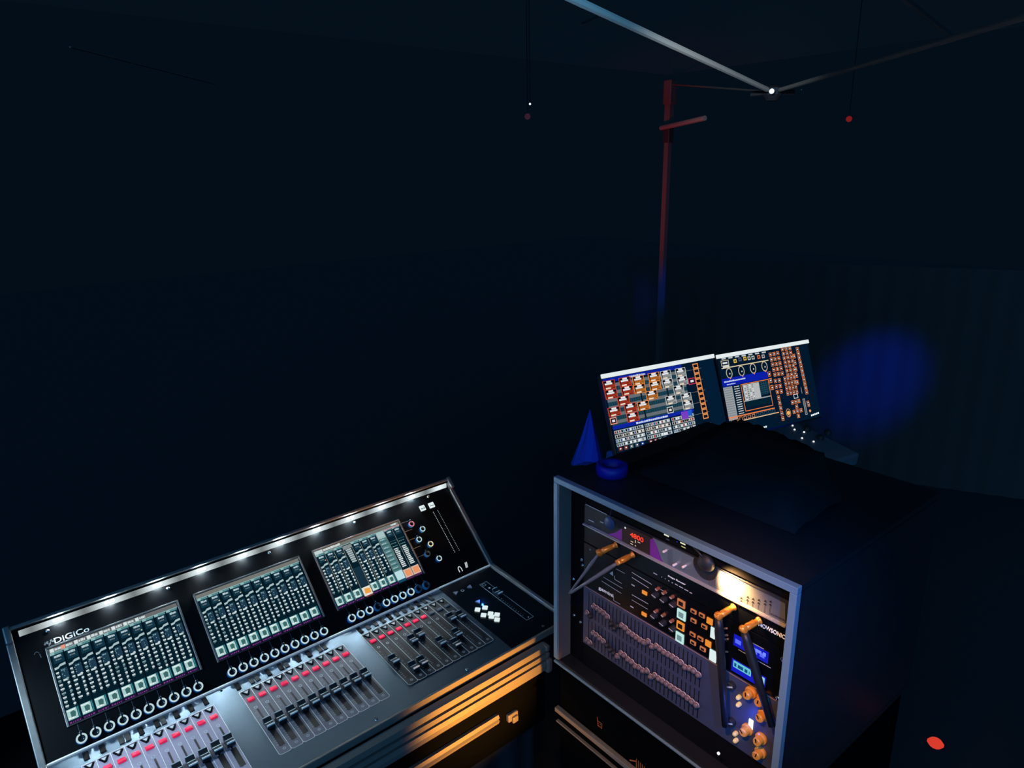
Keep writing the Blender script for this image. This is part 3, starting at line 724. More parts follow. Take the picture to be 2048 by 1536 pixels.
for x, y_ in ((945,430),(1035,505),(1135,562)): knob_at('rotary_knob', *C3(x, y_), .0065, .010, M['black'], gu)
for x, y_ in ((970,380),(1045,420),(1130,480)): knob_at('small_knob', *C3(x, y_), .0036, .008, mat('copper_knob', rgb(150,90,60), .4), gu)
def key(px, py, w_, h_, m, face=None, legend=False):
    u, v = kp(px, py); b = B(); b.box((-w_/2, -h_/2, 0), (w_/2, h_/2, .0025), bevel=.0009)
    k = b.out('lit_key', m, KM @ T((u, v, 0)), gu)
    if face: b = B(); b.box((-w_*.28, -h_*.26, .0024), (w_*.28, h_*.26, .0030)); b.out('key_face', face, KM @ T((u, v, 0)), k)
for x, y_ in ((870,180),(865,400)): key(*C3(x, y_), .013, .008, M['orange'])
dkf = mat('key_dark', rgb(24, 20, 18), .4)
key(*C3(1245,290), .0185, .0165, M['orange_d'], dkf); key(*C3(1247,405), .0205, .0210, M['mint'], mat('key_grey', rgb(90,110,110), .5, emit=rgb(90,120,120)))
key(*C3(1238,520), .0185, .0180, M['orange'], dkf); key(*C3(1230,640), .0195, .0220, M['mint'], mat('key_grey', rgb(90,110,110), .5, emit=rgb(90,120,120)))
for x, y_ in ((245,985),(330,1025),(245,1080),(355,1140),(235,1220),(315,1265),(240,1305),(340,1370)): key(*R2(x, y_), .0130, .0085, M['orange_d'], dkf)
for x, y_ in ((410,1085),(395,1315)): key(*R2(x, y_), .0130, .0130, M['orange'])
key(*R2(443,1205), .010, .0230, M['white']); key(*R2(443,1440), .0150, .0240, M['white'])
for x, y_ in ((565,1160),(570,1230),(575,1270),(570,1400)):
    u, v = kp(*R2(x, y_)); b = B(); b.box((-.006,-.0018,0),(.006,.0018,.002), bevel=.0006); b.out('small_key', mat('copper_key', rgb(190,120,80), .4), KM @ T((u, v, 0)) @ Matrix.Rotation(.6, 4, 'Z'), gu)
# LCDs
def lcd(p0, p1, h, upper):
    (ua_, va_), (ub_, vb_) = kp(*p0), kp(*p1); w_ = ub_-ua_; v = (va_+vb_)/2
    b = B(); b.box((ua_-.002, v-h-.002, 0), (ub_+.002, v+.002, .0012)); f = b.out('display_bezel', M['slot'], KM, gu)
    a = Art(); a.q(ua_, v-h, ub_, v, (22, 28, 190), 1)
    if upper: a.words(ua_+w_*.05, v-h*.72, w_*.85, h*.42, (90,110,250), 2, .5); a.words(ua_+w_*.5, v-h*.5, w_*.45, h*.3, (120,140,255), 3, .4)
    else:
        a.q(ua_+w_*.05, v-h*.62, ua_+w_*.58, v-h*.08, (104,196,216), 2)
        a.q(ua_+w_*.82, v-h*.66, ua_+w_*.97, v-h*.10, (160,214,232), 2); a.words(ua_+w_*.08, v-h*.52, w_*.46, h*.28, (16,80,120), 3, .4)
    a.out('display', M['art'], KM @ T((0, 0, .0012)), f)
lcd(C4(628,232), C4(966,405), .0235, True)
lcd(C4(608,462), C4(938,655), .0260, False)
a = Art()
for p, w_ in ((C4(770,300),.030),(C4(860,495),.025),(C4(670,385),.015)):
    u, v = kp(*p); a.words(u, v, w_, .0016, (190,130,120), 1, .3)
a.out('panel_print', M['print'], KM @ T((0, 0, .0014)), gu)

# 5: graphic equaliser
eu = unit('graphic_equaliser', 'slate grey rack equaliser with two long rows of sliders', 'equaliser', -.3020, -.1515, M['eq'])
row1 = [(300,410),(335,445),(388,352),(430,378),(468,405),(505,432),(545,470),(590,550),(628,600),(665,572),(712,572),(757,603),(800,650),(845,682),(890,712),(932,742),(972,766),(1028,765),(1070,820),(1122,820),(1170,855),(1215,890),(1265,920),(1315,947),(1365,980),(1418,1015),(1470,1070),(1522,1085),(1573,1115),(1622,1158)]
row2 = [(300,690),(330,715),(384,630),(422,655),(460,690),(498,722),(537,765),(577,815),(615,850),(652,885),(702,860),(745,885),(788,930),(830,960),(874,1008),(918,1025),(960,1060),(1013,1070),(1050,1130),(1100,1120),(1150,1160),(1200,1190),(1250,1225),(1300,1260),(1345,1290),(1395,1320),(1450,1357),(1505,1400),(1555,1440),(1600,1476)]
ska = B().lathe([(.0056, .0045), (.0062, .006), (.0052, .0095), (.003, .012), (0, .0125)], 12, 0)
ska.lathe([(.0014, 0), (.0014, .0046), (.0052, .0045)], 8, 0)
ska.lathe([(.0050, .0043), (.0064, .0050), (.0064, .0062), (.0050, .0064)], 12, 1)
skm = ska.mesh('slider_knob'); skm.materials.append(mat('slider_dome', rgb(120,100,100), .25)); skm.materials.append(mat('slider_rim', rgb(235,215,200), .3))
skb = skm.copy(); skb.materials.clear(); skb.materials.append(M['black']); skb.materials.append(M['rubber'])
a = Art()
for row, r0_, r1_ in ((row1, -.161, -.224), (row2, -.232, -.296)):
    us = []
    n = len(row)
    for i, (x, y_) in enumerate(row):
        u, v = kp(*C3(x, y_), .008); u = .018 + (.3205-.018)*i/(n-1); us.append(u)
        v = max(r1_+.004, min(r0_-.006, v))
        link('slider_knob', skb if (i in (1, 7, 8, 9) and row is row1) or (i in (6, 7, 8) and row is row2) else skm, None, KM @ T((u, v, 0)), eu, True)
        a.q(u-.0011, r1_, u+.0011, r0_, (4,5,8), 1)
    for k in range(13):
        yy = r1_ + (r0_-r1_)*k/12
        for u in us: a.q(u+.0024, yy-.0002, u+.0080, yy+.0003, (44,46,60), 1)
a.q(.006, -.1530, .4780, -.1516, (190,140,110), 1)
a.out('slider_slots', M['ink'], KM @ T((0, 0, .0004)), eu)
for x, y_ in ((755,825),(868,895),(880,1045),(722,1185),(855,1275),(848,1410)):
    u, v = kp(*C4(x, y_), .012); b = B()
    b.lathe([(.0112, 0), (.0112, .004), (.0084, .006), (.0078, .016), (.0064, .018), (0, .018)], 20, 0); b.box((-.0009, 0, .0182), (.0009, .0076, .0190), 1)
    b.out('amber_knob', [M['yknob'], M['slot']], KM @ T((u, v, 0)) @ Matrix.Rotation(random.uniform(-1, 1), 4, 'Z'), eu)
for x, y_ in ((660,855),(660,925),(628,1208),(632,1275)):
    u, v = kp(*C4(x, y_), .006); b = B(); b.lathe([(.0042, 0), (.0042, .006), (.003, .009), (0, .0095)], 14)
    b.out('push_button', mat('pale_button', rgb(240,220,150), .35, emit=rgb(150,120,50), estr=.6), KM @ T((u, v, 0)), eu, True)
for x, y_ in ((590,740),(590,1095)):
    u, v = kp(*C4(x, y_), .006); b = B(); b.lathe([(.0080, 0), (.0076, .009), (.006, .010), (0, .010)], 18); b.box((-.0072, -.0012, .0101), (.0072, .0012, .0112), 1)
    b.out('rotary_knob', [M['black'], M['print']], KM @ T((u, v, 0)) @ Matrix.Rotation(.5, 4, 'Z'), eu)
u, v = kp(*C4(790,1110)); b = B(); b.box((-.0045, -.011, 0), (.0045, .011, .003), bevel=.001); b.out('blue_lamp', M['led'], KM @ T((u, v, 0)), eu)
point('blue_lamp_glow', KM @ Vector((u-.010, v+.004, .030)), (0.05, 0.12, 1.0), 0.05, .006)

# 6: badge, grille and lamp on the lower case
w6 = E_-.0118
a = Art()
u, v = onp(KM, 1199, 1448, w6); a.rect(u-.006, v-.008, u+.008, v+.006, .0012, (200,110,40), 1); a.line((u-.006, v+.004), (u-.008, v+.014), .0014, (200,110,40), 1)
for k in range(4): a.disc(u-.002+.005*(k % 2), v-.004+.005*(k//2), .0010, (200,110,40), 2, 6)
a.out('badge', M['ink'], KM @ T((0, 0, w6)), lc)
a = Art(); u, v = onp(KM, 1275, 1528, w6)
for k in range(9): a.q(u-.004+.0055*k, v-.02, u-.002+.0055*k, v+.012-.001*k, (170,96,50), 1)
a.line((u-.022, v-.006), (u-.004, v+.004), .003, (190,110,50), 1)
a.out('vent_grille', M['ink'], KM @ T((0, 0, w6)), lc)
b = B(); u, v = onp(KM, 1438, 1506, w6); b.lathe([(.0028, 0), (.0028, .003), (0, .004)], 10); b.out('indicator_lamp', M['led'], KM @ T((u, v, w6)), lc)

# rack lamp: hooded gooseneck clipped under the case top
lt = thing('gooseneck_lamp', 'small black hooded gooseneck lamp lighting the silver panel of the rack', 'lamp', KM @ Vector((.25, .085, .01)))
lu, lv = onp(KM, 1409, 1127, .020)
b = B(); b.tube([(lu-.03, v1-th-.001, .004), (lu-.03, v1-th-.010, .016), (lu-.012, lv+.018, .022), (lu, lv+.008, .020)], .0022, 8); b.out('gooseneck', M['rubber'], KM, lt, True)
b = B(); b.lathe([(.0, .012), (.008, .011), (.0155, .006), (.0175, .0), (.0165, .0), (.013, .005), (0, .008)], 24); b.out('lamp_hood', M['black'], KM @ T((lu, lv, .014)), lt, True)
hu, hv = onp(KM, 1462, 1165)
spot('rack_lamp_light', KM @ Vector((hu-.012, hv+.012, .030)), KM @ Vector((hu+.002, hv, 0)), (1.0, .50, .17), 9.0, 105, 1.0, .004)

# round tag in front of the top device; tape roll on the rack
u, v = onp(KM, 1219, 1047, .012)
b = B(); b.lathe([(0, .003), (.0135, .003), (.0145, .0015), (.0135, 0), (0, 0)], 28); b.tube([(0, .013, .0015), (.004, .04, .0), (.006, v1-th-v, -.002)], .0008, 6)
tg = b.out('round_tag', mat('blue_tag', rgb(30, 70, 110), .5), KM @ T((u, v, .010)) @ Matrix.Scale(1.0, 4), None, True)
tag(tg, 'round dark blue tag hanging inside the rack at the upper left', 'tag')
c_ = atx(1222, 1001, 1.07)
b = B(); b.lathe([(.020, -.012), (.034, -.012), (.035, 0), (.034, .012), (.020, .012), (.020, -.012)], 32)
tr = b.out('tape_roll', M['blue'], T((1.07, c_.y, Z0+.3823+v1+.012)), None, True); tag(tr, 'blue roll of tape lying on top of the rack case', 'tape roll')

# dark jacket heaped on the rack
prof = [(1335,915),(1385,885),(1420,860),(1450,846),(1480,840),(1530,857),(1600,886),(1690,930)]
t = bmesh.new(); zt = Z0+.3823+v1+.0008; NX = 14
cols = []
fine = []
for (a_, c2) in zip(prof[:-1], prof[1:]):
    for k in range(6): fine.append((a_[0]+(c2[0]-a_[0])*k/6, a_[1]+(c2[1]-a_[1])*k/6))
fine.append(prof[-1])
for i, (px, py) in enumerate(fine):
    p = atx(px, py, 1.28); p.y = p.y; e = min(1, i/3, (len(fine)-1-i)/3)
    colv = []
    for k in range(NX+1):
        f = k/NX*math.pi; hh = (p.z-zt)*max(0, math.sin(f))**.7*(0.15+.85*e) + .004*math.sin(i*1.7+k*2.1)*math.sin(f)
        cf_ = math.cos(f); colv.append(t.verts.new((1.28-(.17 if cf_ > 0 else .02)*cf_, p.y, zt+max(0, hh))))
    cols.append(colv)
for A, C in zip(cols[:-1], cols[1:]):
    for k in range(NX): t.faces.new((A[k], A[k+1], C[k+1], C[k]))
yy = [c[0].co.y for c in cols]; 
b = B(); b.add(t); jk = b.out('jacket', mat('jacket_black', rgb(26,31,34), .95, spec=.05, bump=.4), parent=None, smooth=True); tag(jk, 'black jacket heaped on top of the rack case in front of the monitors', 'jacket')

# ================================================================ lighting desk with two monitors
def axes(yaw, t_):
    e = Vector((math.cos(yaw), math.sin(yaw), 0)); bb = Vector((-math.sin(yaw), math.cos(yaw), 0)); return e, bb*math.cos(t_)+Vector((0,0,1))*math.sin(t_)
k1 = 1.19
o1 = CAM + (Vector((1.339, -.240, .596+Z0))-CAM)*k1; e1, up1 = axes(-.189, 1.201); w1, h1 = .4*k1, .210*k1
o2 = CAM + (Vector((1.856, -.248, .559+Z0))-CAM)*(1.19*.945); e2, up2 = axes(-.222, 1.218); w2, h2 = .4*1.19*.945, .257*1.19*.945
M1 = frame(o1, e1, up1); M2 = frame(o2, e2, up2)
def cellset(a, m, org, sc, pts, w_, h_, c, style='tile'):
    for x, y_ in pts:
        u, v = onp(m, org[0]+x/sc, org[1]+y_/sc); tile(a, u, v, w_, h_, c, style)
def tile(a, u, v, w_, h_, c, style):
    if style == 'tile':
        a.cq(u, v, w_, h_, c, 3); a.cq(u, v-h_*.02, w_*.9, h_*.86, tuple(int(k*.45) for k in c), 4)
        a.cq(u-w_*.32, v+h_*.34, w_*.22, h_*.22, (10,16,26), 5); a.cq(u+w_*.32, v+h_*.34, w_*.22, h_*.22, (10,16,26), 5)
        a.cq(u, v+h_*.34, w_*.38, h_*.2, (225,228,230), 6); a.cq(u-w_*.05, v+h_*.12, w_*.62, h_*.18, (228,230,232), 6)
        for k in range(3): a.q(u-w_*.44, v-h_*(.08+.13*k), u+w_*.46, v-h_*(.03+.13*k), c, 6)
        a.cq(u-w_*.12, v-h_*.36, w_*.4, h_*.16, (236,214,190), 7); a.cq(u-w_*.38, v-h_*.05, w_*.06, h_*.5, (10,14,24), 7)
    elif style == 'box':
        a.cq(u, v, w_, h_, c, 3); a.cq(u, v, w_*.78, h_*.72, (8,14,26), 4); a.cq(u, v, w_*.42, h_*.34, (220,222,222), 5)
    elif style == 'bar':
        a.cq(u, v, w_, h_, (c), 3); a.cq(u, v, w_*.74, h_*.6, (24,16,24), 4)
def monitor(m, w_, h_, label, art, lip):
    t_ = thing('monitor', label, 'monitor', m.translation - Vector((0,0,h_)), 'touch monitors of the lighting desk')
    b = B(); b.box((-.004, -h_-.006, -.022), (w_+.004, .002, -.0015), bevel=.003); b.out('housing', M['black'], m, t_)
    a = Art(); a.q(0, -h_, w_, 0, (2, 24, 44), 0); art(a); a.out('display', M['art'], m, t_)
    b = B(); b.box((-.004, -.0095, -.0010), (w_+.004, .0045, .0065), bevel=.002); b.out('screen_top_row', glow('top_row_white', rgb(228, 236, 238)), m, t_)  # white top row of the screen, made as a raised glowing strip
    b = B(); b.box((w_*.42, -h_+.02, -.06), (w_*.58, -h_+.10, -.022)); b.tube([(w_*.5, -h_+.06, -.05), (w_*.5, -h_-.02, -.10)], .014, 10); b.out('arm', M['black'], m, t_)
    return t_
A6 = (1130, 670); s6 = 5.906
def art1(a):
    R = random.uniform; f = lambda x, y_: onp(M1, 1130+x/s6, 670+y_/s6)
    a.q(0, -.024, w1*.69, -.011, (12, 34, 150), 1); a.words(w1*.22, -.022, w1*.14, .006, (190,205,230), 2, .2)
    for k in range(6):
        y0 = -.030-.0235*k; a.q(0.003, y0-.011, w1*.70, y0, (100,108,114), 1); a.q(0.003, y0-.0230, w1*.70, y0-.0115, (20,58,74), 1)
        for j in range(34): a.q(.008+j*.0095, y0-.0215, .009+j*.0095, y0-.0130, (50,90,104), 2)
    for x in (.285, .515): a.q(w1*x, -h1*.66, w1*x+.006, -.026, (3,20,34), 2)
    W_, H_ = .0480, .0290
    cellset(a, M1, A6, s6, [(520,590),(708,552),(545,700),(735,655),(690,775),(582,905),(772,860),(800,970)], W_, H_, (205, 66, 44))
    cellset(a, M1, A6, s6, [(865,535),(1050,495),(882,635),(1065,600),(1025,710),(925,835)], W_, H_, (238, 136, 52))
    cellset(a, M1, A6, s6, [(1190,470),(1365,440),(1212,572),(1385,540),(1342,645),(1250,768),(1432,738),(1452,828)], W_*.95, H_, (190, 196, 196))
    cellset(a, M1, A6, s6, [(572,1015)], .026, .022, (230, 150, 130), 'box'); cellset(a, M1, A6, s6, [(1242,885)], .026, .022, (190, 196, 196), 'box')
    col = [(1538+12.2*k, 365+59.5*k) for k in range(11)]
    cellset(a, M1, A6, s6, col, .024, .0165, (236, 150, 84), 'bar')
    cellset(a, M1, A6, s6, [(1470,425),(1515,600),(1520,680)], .030, .004, (236, 150, 84), 'x'); cellset(a, M1, A6, s6, [(1498,545)], .034, .022, (180, 50, 90), 'box')
    for k in range(6): u, v = f(1470+22*k, 420+130*k); a.q(u-.015, v, u+.055, v+.0012, (110,116,118), 2)
    a.q(w1*.86, -h1, w1, -.012, (2, 28, 52), 2)
    # second window
    yb = -h1*.655; a.q(.002, yb-.012, w1*.72, yb, (14, 36, 158), 3); a.words(w1*.2, yb-.010, w1*.28, .006, (200,214,238), 4, .25)
    for x0, x1, nrow in ((.004, w1*.255, 4), (w1*.268, w1*.49, 4), (w1*.505, w1*.71, 4)):
        y = yb-.015
        for r_ in range(nrow):
            a.q(x0, y-.0115, x1, y-.001, (172,186,190) if r_ != 1 else (196,190,180), 3)
            x = x0+.002
            while x < x1-.006:
                c = random.choice([(12,24,40)]*5+[(150,50,50), (230,235,238), (230,235,238), (50,80,140)]); a.q(x, y-.0100, x+R(.003,.0075), y-.0025, c, 4); x += .0085
            y -= .0135
        x = x0+.004
        for k in range(5):
            c = [(120,40,30),(150,60,40),(90,110,110),(70,100,120),(20,50,150)][k]; a.rect(x, y-.012, x+.014, y-.001, .0022, c, 5); a.q(x+.004, y-.008, x+.010, y-.004, (235,238,238), 6); x += (x1-x0-.006)/5
    a.q(w1*.60, yb-.030, w1*.66, yb-.004, (120, 60, 190), 5); a.q(w1*.66, yb-.022, w1*.70, yb-.004, (30,90,200), 5)
def art2(a):
    f = lambda x, y_: onp(M2, 1400+x/6.143, 670+y_/6.143); O = (232, 128, 74); OG = (1400, 670); s7 = 6.143; R = random.uniform
    # tool bar
    for k in range(7): u, v = f(290+82*k, 292-13*k); a.cq(u, v, .020, .005, (190,196,196), 2)
    u, v = f(305, 345); a.rect(u-.018, v-.010, u+.018, v+.010, .0022, (214,200,160), 3); a.cq(u, v, .022, .006, (225,228,228), 4)
    u0_, v0_ = f(265, 420); u1_, v1_ = f(840, 310); a.q(u0_, v0_, u1_, v0_+.0035, (214,200,160), 2)
    for x, y_, c in ((430,320,(235,200,60)),(490,300,(80,90,140)),(550,290,(235,190,70)),(602,285,(190,195,190)),(650,278,(190,195,190)),(720,270,(220,110,60)),(775,262,(170,175,175))): u, v = f(x, y_); a.cq(u, v, .014, .013, c, 3); a.cq(u, v, .007, .006, (16,22,36), 4)
    u, v = f(320, 385); a.cq(u, v, .030, .008, (205,208,205), 3)
    for x, y_ in ((358,470),(507,442),(650,412),(791,385)): u, v = f(x, y_); a.ring(u, v, .0145, .0030, (196,186,168), 3, 20, .0185); a.disc(u+.002, v-.002, .003, (200,200,195), 4); a.disc(u+.001, v-.0185, .0028, (240,130,60), 5)
    # blue title and table
    ua_, va_ = f(262, 548); ub_, vb_ = f(822, 452); vt = (va_+vb_)/2; a.q(ua_, vt-.026, ub_, vt+.002, (10, 30, 165), 3)
    a.words(ua_+.01, vt-.012, .10, .005, (200,214,240), 4, .2); a.words(ua_+.02, vt-.022, .04, .004, (170,190,230), 4, .2)
    x0 = ua_; x1 = ub_; y1 = vt-.028; y0 = y1-.118
    a.q(x0, y0, x0+.042, y1, (150,156,160), 3)
    for k in range(14):
        yy = y1-.006-.008*k; a.q(x0+.002, yy, x0+.038, yy+.0016, (96,106,114), 4); a.q(x0+.046, yy-.001, x0+.078, yy+.005, (16,40,60), 4); a.words(x0+.050, yy, .024, .0032, (206,214,216), 5, .2)
    a.rect(x0+.082, y0+.02, x1-.001, y1, .0026, O, 4); a.q(x0+.090, y1-.060, x1-.050, y1-.004, (180,184,184), 4)
    for i in range(4):
        for k in range(8): a.cq(x0+.100+.012*i, y1-.010-.0068*k, .006, .003, random.choice([(110,116,120),(225,228,228),(60,70,80)]), 5)
    a.q(x1-.049, y1-.052, x1-.006, y1-.006, (10,40,58), 5)
    for i in range(4):
        for k in range(6): a.rect(x1-.048+.0105*i, y1-.0505+.0075*k, x1-.038+.0105*i, y1-.0435+.0075*k, .0008, (40,84,100), 6)
    a.q(x0+.084, y1-.064, x1-.004, y1-.060, (150,156,158), 5); a.q(x0+.090, y1-.086, x1-.004, y1-.068, (2,34,48), 5)
    a.q(x0, y0+.008, x1+.004, y0+.012, O, 6); a.q(x0+.01, y0-.010, x1+.02, y0-.007, (225,190,150), 6)
    for k in range(11): a.rect(x0+.008+.020*k, y0-.006, x0+.022+.020*k, y0+.006, .0018, (220,140,90) if k < 6 else (60,90,110), 6)
    # orange key grids
    G = [([(863+45*i+14*j, 240-8*i+62*j) for i in range(3) for j in range(5)], .0125, .0125),
         ([(1012+45*i+11*j, 180-8*i+52*j) for i in range(3) for j in range(7)], .0125, .0110),
         ([(1040+38*i+12*j, 538-7*i+60*j) for i in range(4) for j in range(4)], .0105, .0135),
         ([(925+48*i+12*j, 565-8*i+68*j) for i in range(2) for j in range(3)], .0125, .0130),
         ([(965+13*k, 770+64*k) for k in range(5)], .0125, .0140), ([(850,480),(865,560),(885,645)], .0130, .0160),
         ([(1135,830),(1175,820),(1213,812),(1187,880),(1155,945),(1197,935),(1240,925),(1208,995)], .0125, .0130),
         ([(1195+11.5*k, 175+53*k) for k in range(11)], .0135, .0130), ([(1155+10*k, 260+80*k) for k in range(5)], .0115, .0150), ([(1325,830),(1335,860)], .0115, .0120)]
    for pts, w_, h_ in G: cellset(a, M2, OG, s7, pts, w_*1.1, h_*1.1, O, 'box')
    u, v = f(1175, 752); a.rect(u-.011, v-.008, u+.011, v+.008, .0022, (225,228,228), 5)
    u, v = f(1085, 957); a.ring(u, v, .0120, .0024, (200,150,110), 4, 20, .0160); a.disc(u, v, .0078, (244,180,90), 5); a.disc(u+.001, v-.012, .0030, (220,120,70), 5)
    u, v = f(1290, 880); a.rect(u-.006, v-.030, u+.005, v+.030, .0020, (176,180,180), 4); a.q(u-.002, v-.024, u+.001, v+.024, (110,116,118), 5)
    u, v = f(1350, 932); a.disc(u, v, .0052, (240,150,90), 5)
    u, v = f(1245, 680); a.q(u-.001, v-.012, u+.001, v+.012, (160,164,164), 4)
monitor(M1, w1, h1, 'left monitor of the lighting desk showing rows of red, orange and white tiles', art1, 0)
monitor(M2, w2, h2, 'right monitor of the lighting desk showing orange button grids and four dials', art2, 0)
# desk surface
dk = thing('lighting_desk', 'dark lighting control desk below the two monitors, lit blue on its right', 'lighting desk', (1.95, -.1, 0.75))
zd = Z0 + .085
DM = frame(Vector((1.60, -.22, zd)), (math.cos(-.2), math.sin(-.2), 0), (math.sin(.2), math.cos(.2), 0.12))
b = B(); b.box((.13, 0, -.05), (1.0, .42, 0), bevel=.008); b.out('desk_body', mat('desk_grey', rgb(95,100,112), .6), DM, dk)
pts = [(1528,855),(1583,852),(1608,865),(1604,877),(1627,884),(1590,860),(1641,838)]
ledm = B().lathe([(.0035, 0), (.0035, .004), (0, .006)], 10).mesh('lit_button'); ledm.materials.append(M['led'])
for px, py in ((1585,852),(1589,860),(1608,865),(1604,877),(1627,884)):
    u, v = onp(DM, px, py); link('lit_button', ledm, None, DM @ T((u, v, 0)), dk)
for px, py in ((1614,860),(1640,878),(1655,868)):
    u, v = onp(DM, px, py); b = B(); b.lathe([(.014, 0), (.013, .014), (.010, .017), (0, .017)], 18); b.out('rotary_knob', M['black'], DM @ T((u, v, 0)), dk, True)
def tiny(name, m, px, py, w_, h_, parent, mm, L=1):
    u, v = onp(mm, px, py); a = Art(); a.words(u-w_/2, v-h_/2, w_, h_, (225,232,235), 1, .15); a.out(name, M['art'], mm @ T((0, 0, .001)), parent)
b = B(); b.box((0.2, .05, -.9), (.9, .38, -.055)); st = b.out('desk_stand', M['cloth'], DM, dk)
# lit markings on monitors' lower edge
for px, py, n_ in ((1528,855,3),(1626,830,5)):
    b = B(); u, v = onp(M2, px, py)
    for k in range(n_): b.box((u-.012+.009*k, v-.003+.0008*k, .0015), (u-.007+.009*k, v+.003+.0008*k, .003))
    b.out('lit_legend', M['led'], M2, dk)

# blue-lit tent-shaped cover left of the monitors
bc = [atd(px, py, 2.75) for px, py in ((1180,815),(1150,905),(1205,905),(1160,918),(1188,928))]
base = atd(1178, 920, 2.75)
b = B(); t = bmesh.new(); top = t.verts.new(atd(1180, 817, 2.75)); n = 14; ring = []
for k in range(n):
    an = 2*math.pi*k/n; r_ = .062*(1+.12*math.sin(3*an+1)); ring.append(t.verts.new((base.x+r_*math.cos(an), base.y+r_*math.sin(an), base.z+.02*math.sin(2*an))))
mid = [t.verts.new(v_.co*.45+top.co*.55 + Vector((0,0,-.012*(k % 2)))) for k, v_ in enumerate(ring)]
for k in range(n):
    j = (k+1) % n; t.faces.new((ring[k], ring[j], mid[j], mid[k])); t.faces.new((mid[k], mid[j], top))
t.faces.new(ring[::-1]); b.add(t)
b.tube([base, (base.x, base.y, 0.0)], .02, 10)
cn = b.out('draped_stand', mat('blue_cloth', rgb(60, 80, 150), .9), parent=None); tag(cn, 'small cone-shaped cloth cover lit blue, left of the monitors', 'draped stand')
spot('blue_light_on_cover', base + Vector((-.9, -.7, .9)), base + Vector((0, 0, .06)), (0.0, 0.06, 1.0), 34.0, 14, .6, .02)
spot('blue_light_on_desk', (1.5, -1.6, Z0+1.5), DM @ Vector((.62, .14, 0)), (0.0, 0.04, 1.0), 320.0, 12, .8, .02)

# ================================================================ canopy tent
ZT = Z0 + 1.38
ct = thing('canopy_tent', 'pop-up canopy tent with thin steel roof struts and one slim corner leg', 'tent', (2.0, 0, 0))
def bar(name, pts, r, m=M['pole']):
    b = B(); b.tube(pts, r, 8); return b.out(name, m, parent=ct)
ptop = atd(1341, 160, 4.0); pbase = Vector((atd(1315, 720, 3.4).x, atd(1315, 720, 3.4).y, 0))
D = 3.4
pm = atd(1340, 240, D)
P1 = ptop; d_ = Vector((0, 0, 1))
lx, ly = ptop.x, ptop.y
b = B(); b.box((lx-.0135, ly-.0135, 0.01), (lx+.0135, ly+.0135, ptop.z-.19)); b.out('corner_leg', M['pole'], parent=ct)
b = B(); b.box((lx-.020, ly-.020, ptop.z-.30), (lx+.020, ly+.020, ptop.z-.21), bevel=.004); b.out('leg_clamp', M['black'], parent=ct)
b = B(); b.box((lx-.017, ly-.017, ptop.z-.20), (lx+.017, ly+.017, ptop.z-.115)); b.box((lx-.024, ly-.024, ptop.z-.115), (lx+.024, ly+.024, ptop.z), bevel=.004); b.out('leg_head', M['pole'], parent=ct)
b = B(); b.box((lx-.06, ly-.06, 0), (lx+.06, ly+.06, .01)); b.out('foot_plate', M['pole'], parent=ct)
H = atz(1545, 184, ZT)
def P_(px, py, dz=0.0): return atz(px, py, ZT+dz)
far = P_(1150, 0, .06); far = H + (far-H)*1.25
bar('roof_strut', [H + (far-H)*.04, H + (far-H)*1.9], .0085, mat('white_strut', rgb(225,225,222), .45))
bar('roof_strut', [Vector((lx, ly, ptop.z-.02)), H], .004)
q = P_(1990, 52, .0); bar('roof_strut', [H + (q-H)*.06, H + (q-H)*2.4], .007, M['dull'])
q0, q1 = atd(1806, -5, 2.2), atd(1905, 74, 2.6); bar('roof_strut', [q0, q1], .007, M['dull'])
q0, q1 = atd(1164, 47, 3.2), atd(1214, 24, 3.0); bar('roof_strut', [q0, q1], .004)
q0, q1 = atd(140, 94, 3.0), atd(430, 168, 3.8); bar('roof_strut', [q0, q1], .003)
q0, q1 = atd(1322, 256, 3.95), atd(1410, 236, 3.7); bar('truss_bar', [q0, q1], .012, M['dull'])
b = B(); b.lathe([(0, -.03), (.02, -.03), (.035, -.01), (.035, .012), (.02, .02), (0, .02)], 12)
for k in range(4):
    an = k*math.pi/2+.5; b.tube([(0,0,0), (.075*math.cos(an), .075*math.sin(an), -.004)], .009, 8)
b.out('hub', mat('hub_black', rgb(40,44,50), .25), T(H), ct)
b = B()
for px, py, r_ in ((1513,182,.004),(1529,179,.0045),(1582,167,.004),(1602,173,.004),(1603,180,.004)):
    p = atd(px, py, (H-CAM).length-.03); b.lathe([(0, -r_), (r_, 0), (0, r_)], 8, 0, T(p))
b.out('hub_bolt', M['chrome'], parent=ct)
# roof cloth
pk = Vector((lx-1.6, ly-1.6, ptop.z+.75)); ex = [(lx+.1, ly+.1), (lx+.1, ly-3.0), (lx-3.3, ly-3.0), (lx-3.3, ly+.1)]
def roof_mat():
    m = bpy.data.materials.new('roof_cloth'); m.use_nodes = True; nt = m.node_tree; nt.nodes.remove(nt.nodes['Principled BSDF'])
    d1 = nt.nodes.new('ShaderNodeBsdfDiffuse'); d2 = nt.nodes.new('ShaderNodeBsdfTranslucent'); mx = nt.nodes.new('ShaderNodeMixShader')
    d1.inputs[0].default_value = rgb(30,32,34); d2.inputs[0].default_value = rgb(120,120,120); mx.inputs[0].default_value = .5
    nt.links.new(d1.outputs[0], mx.inputs[1]); nt.links.new(d2.outputs[0], mx.inputs[2]); nt.links.new(mx.outputs[0], nt.nodes['Material Output'].inputs[0]); return m
t = bmesh.new(); tv = t.verts.new(pk); ev = [t.verts.new((x, y_, ptop.z+.04)) for x, y_ in ex]; vv = [t.verts.new((x, y_, ptop.z-.0)) for x, y_ in ex]
for k in range(4): t.faces.new((ev[k], ev[(k+1) % 4], tv))
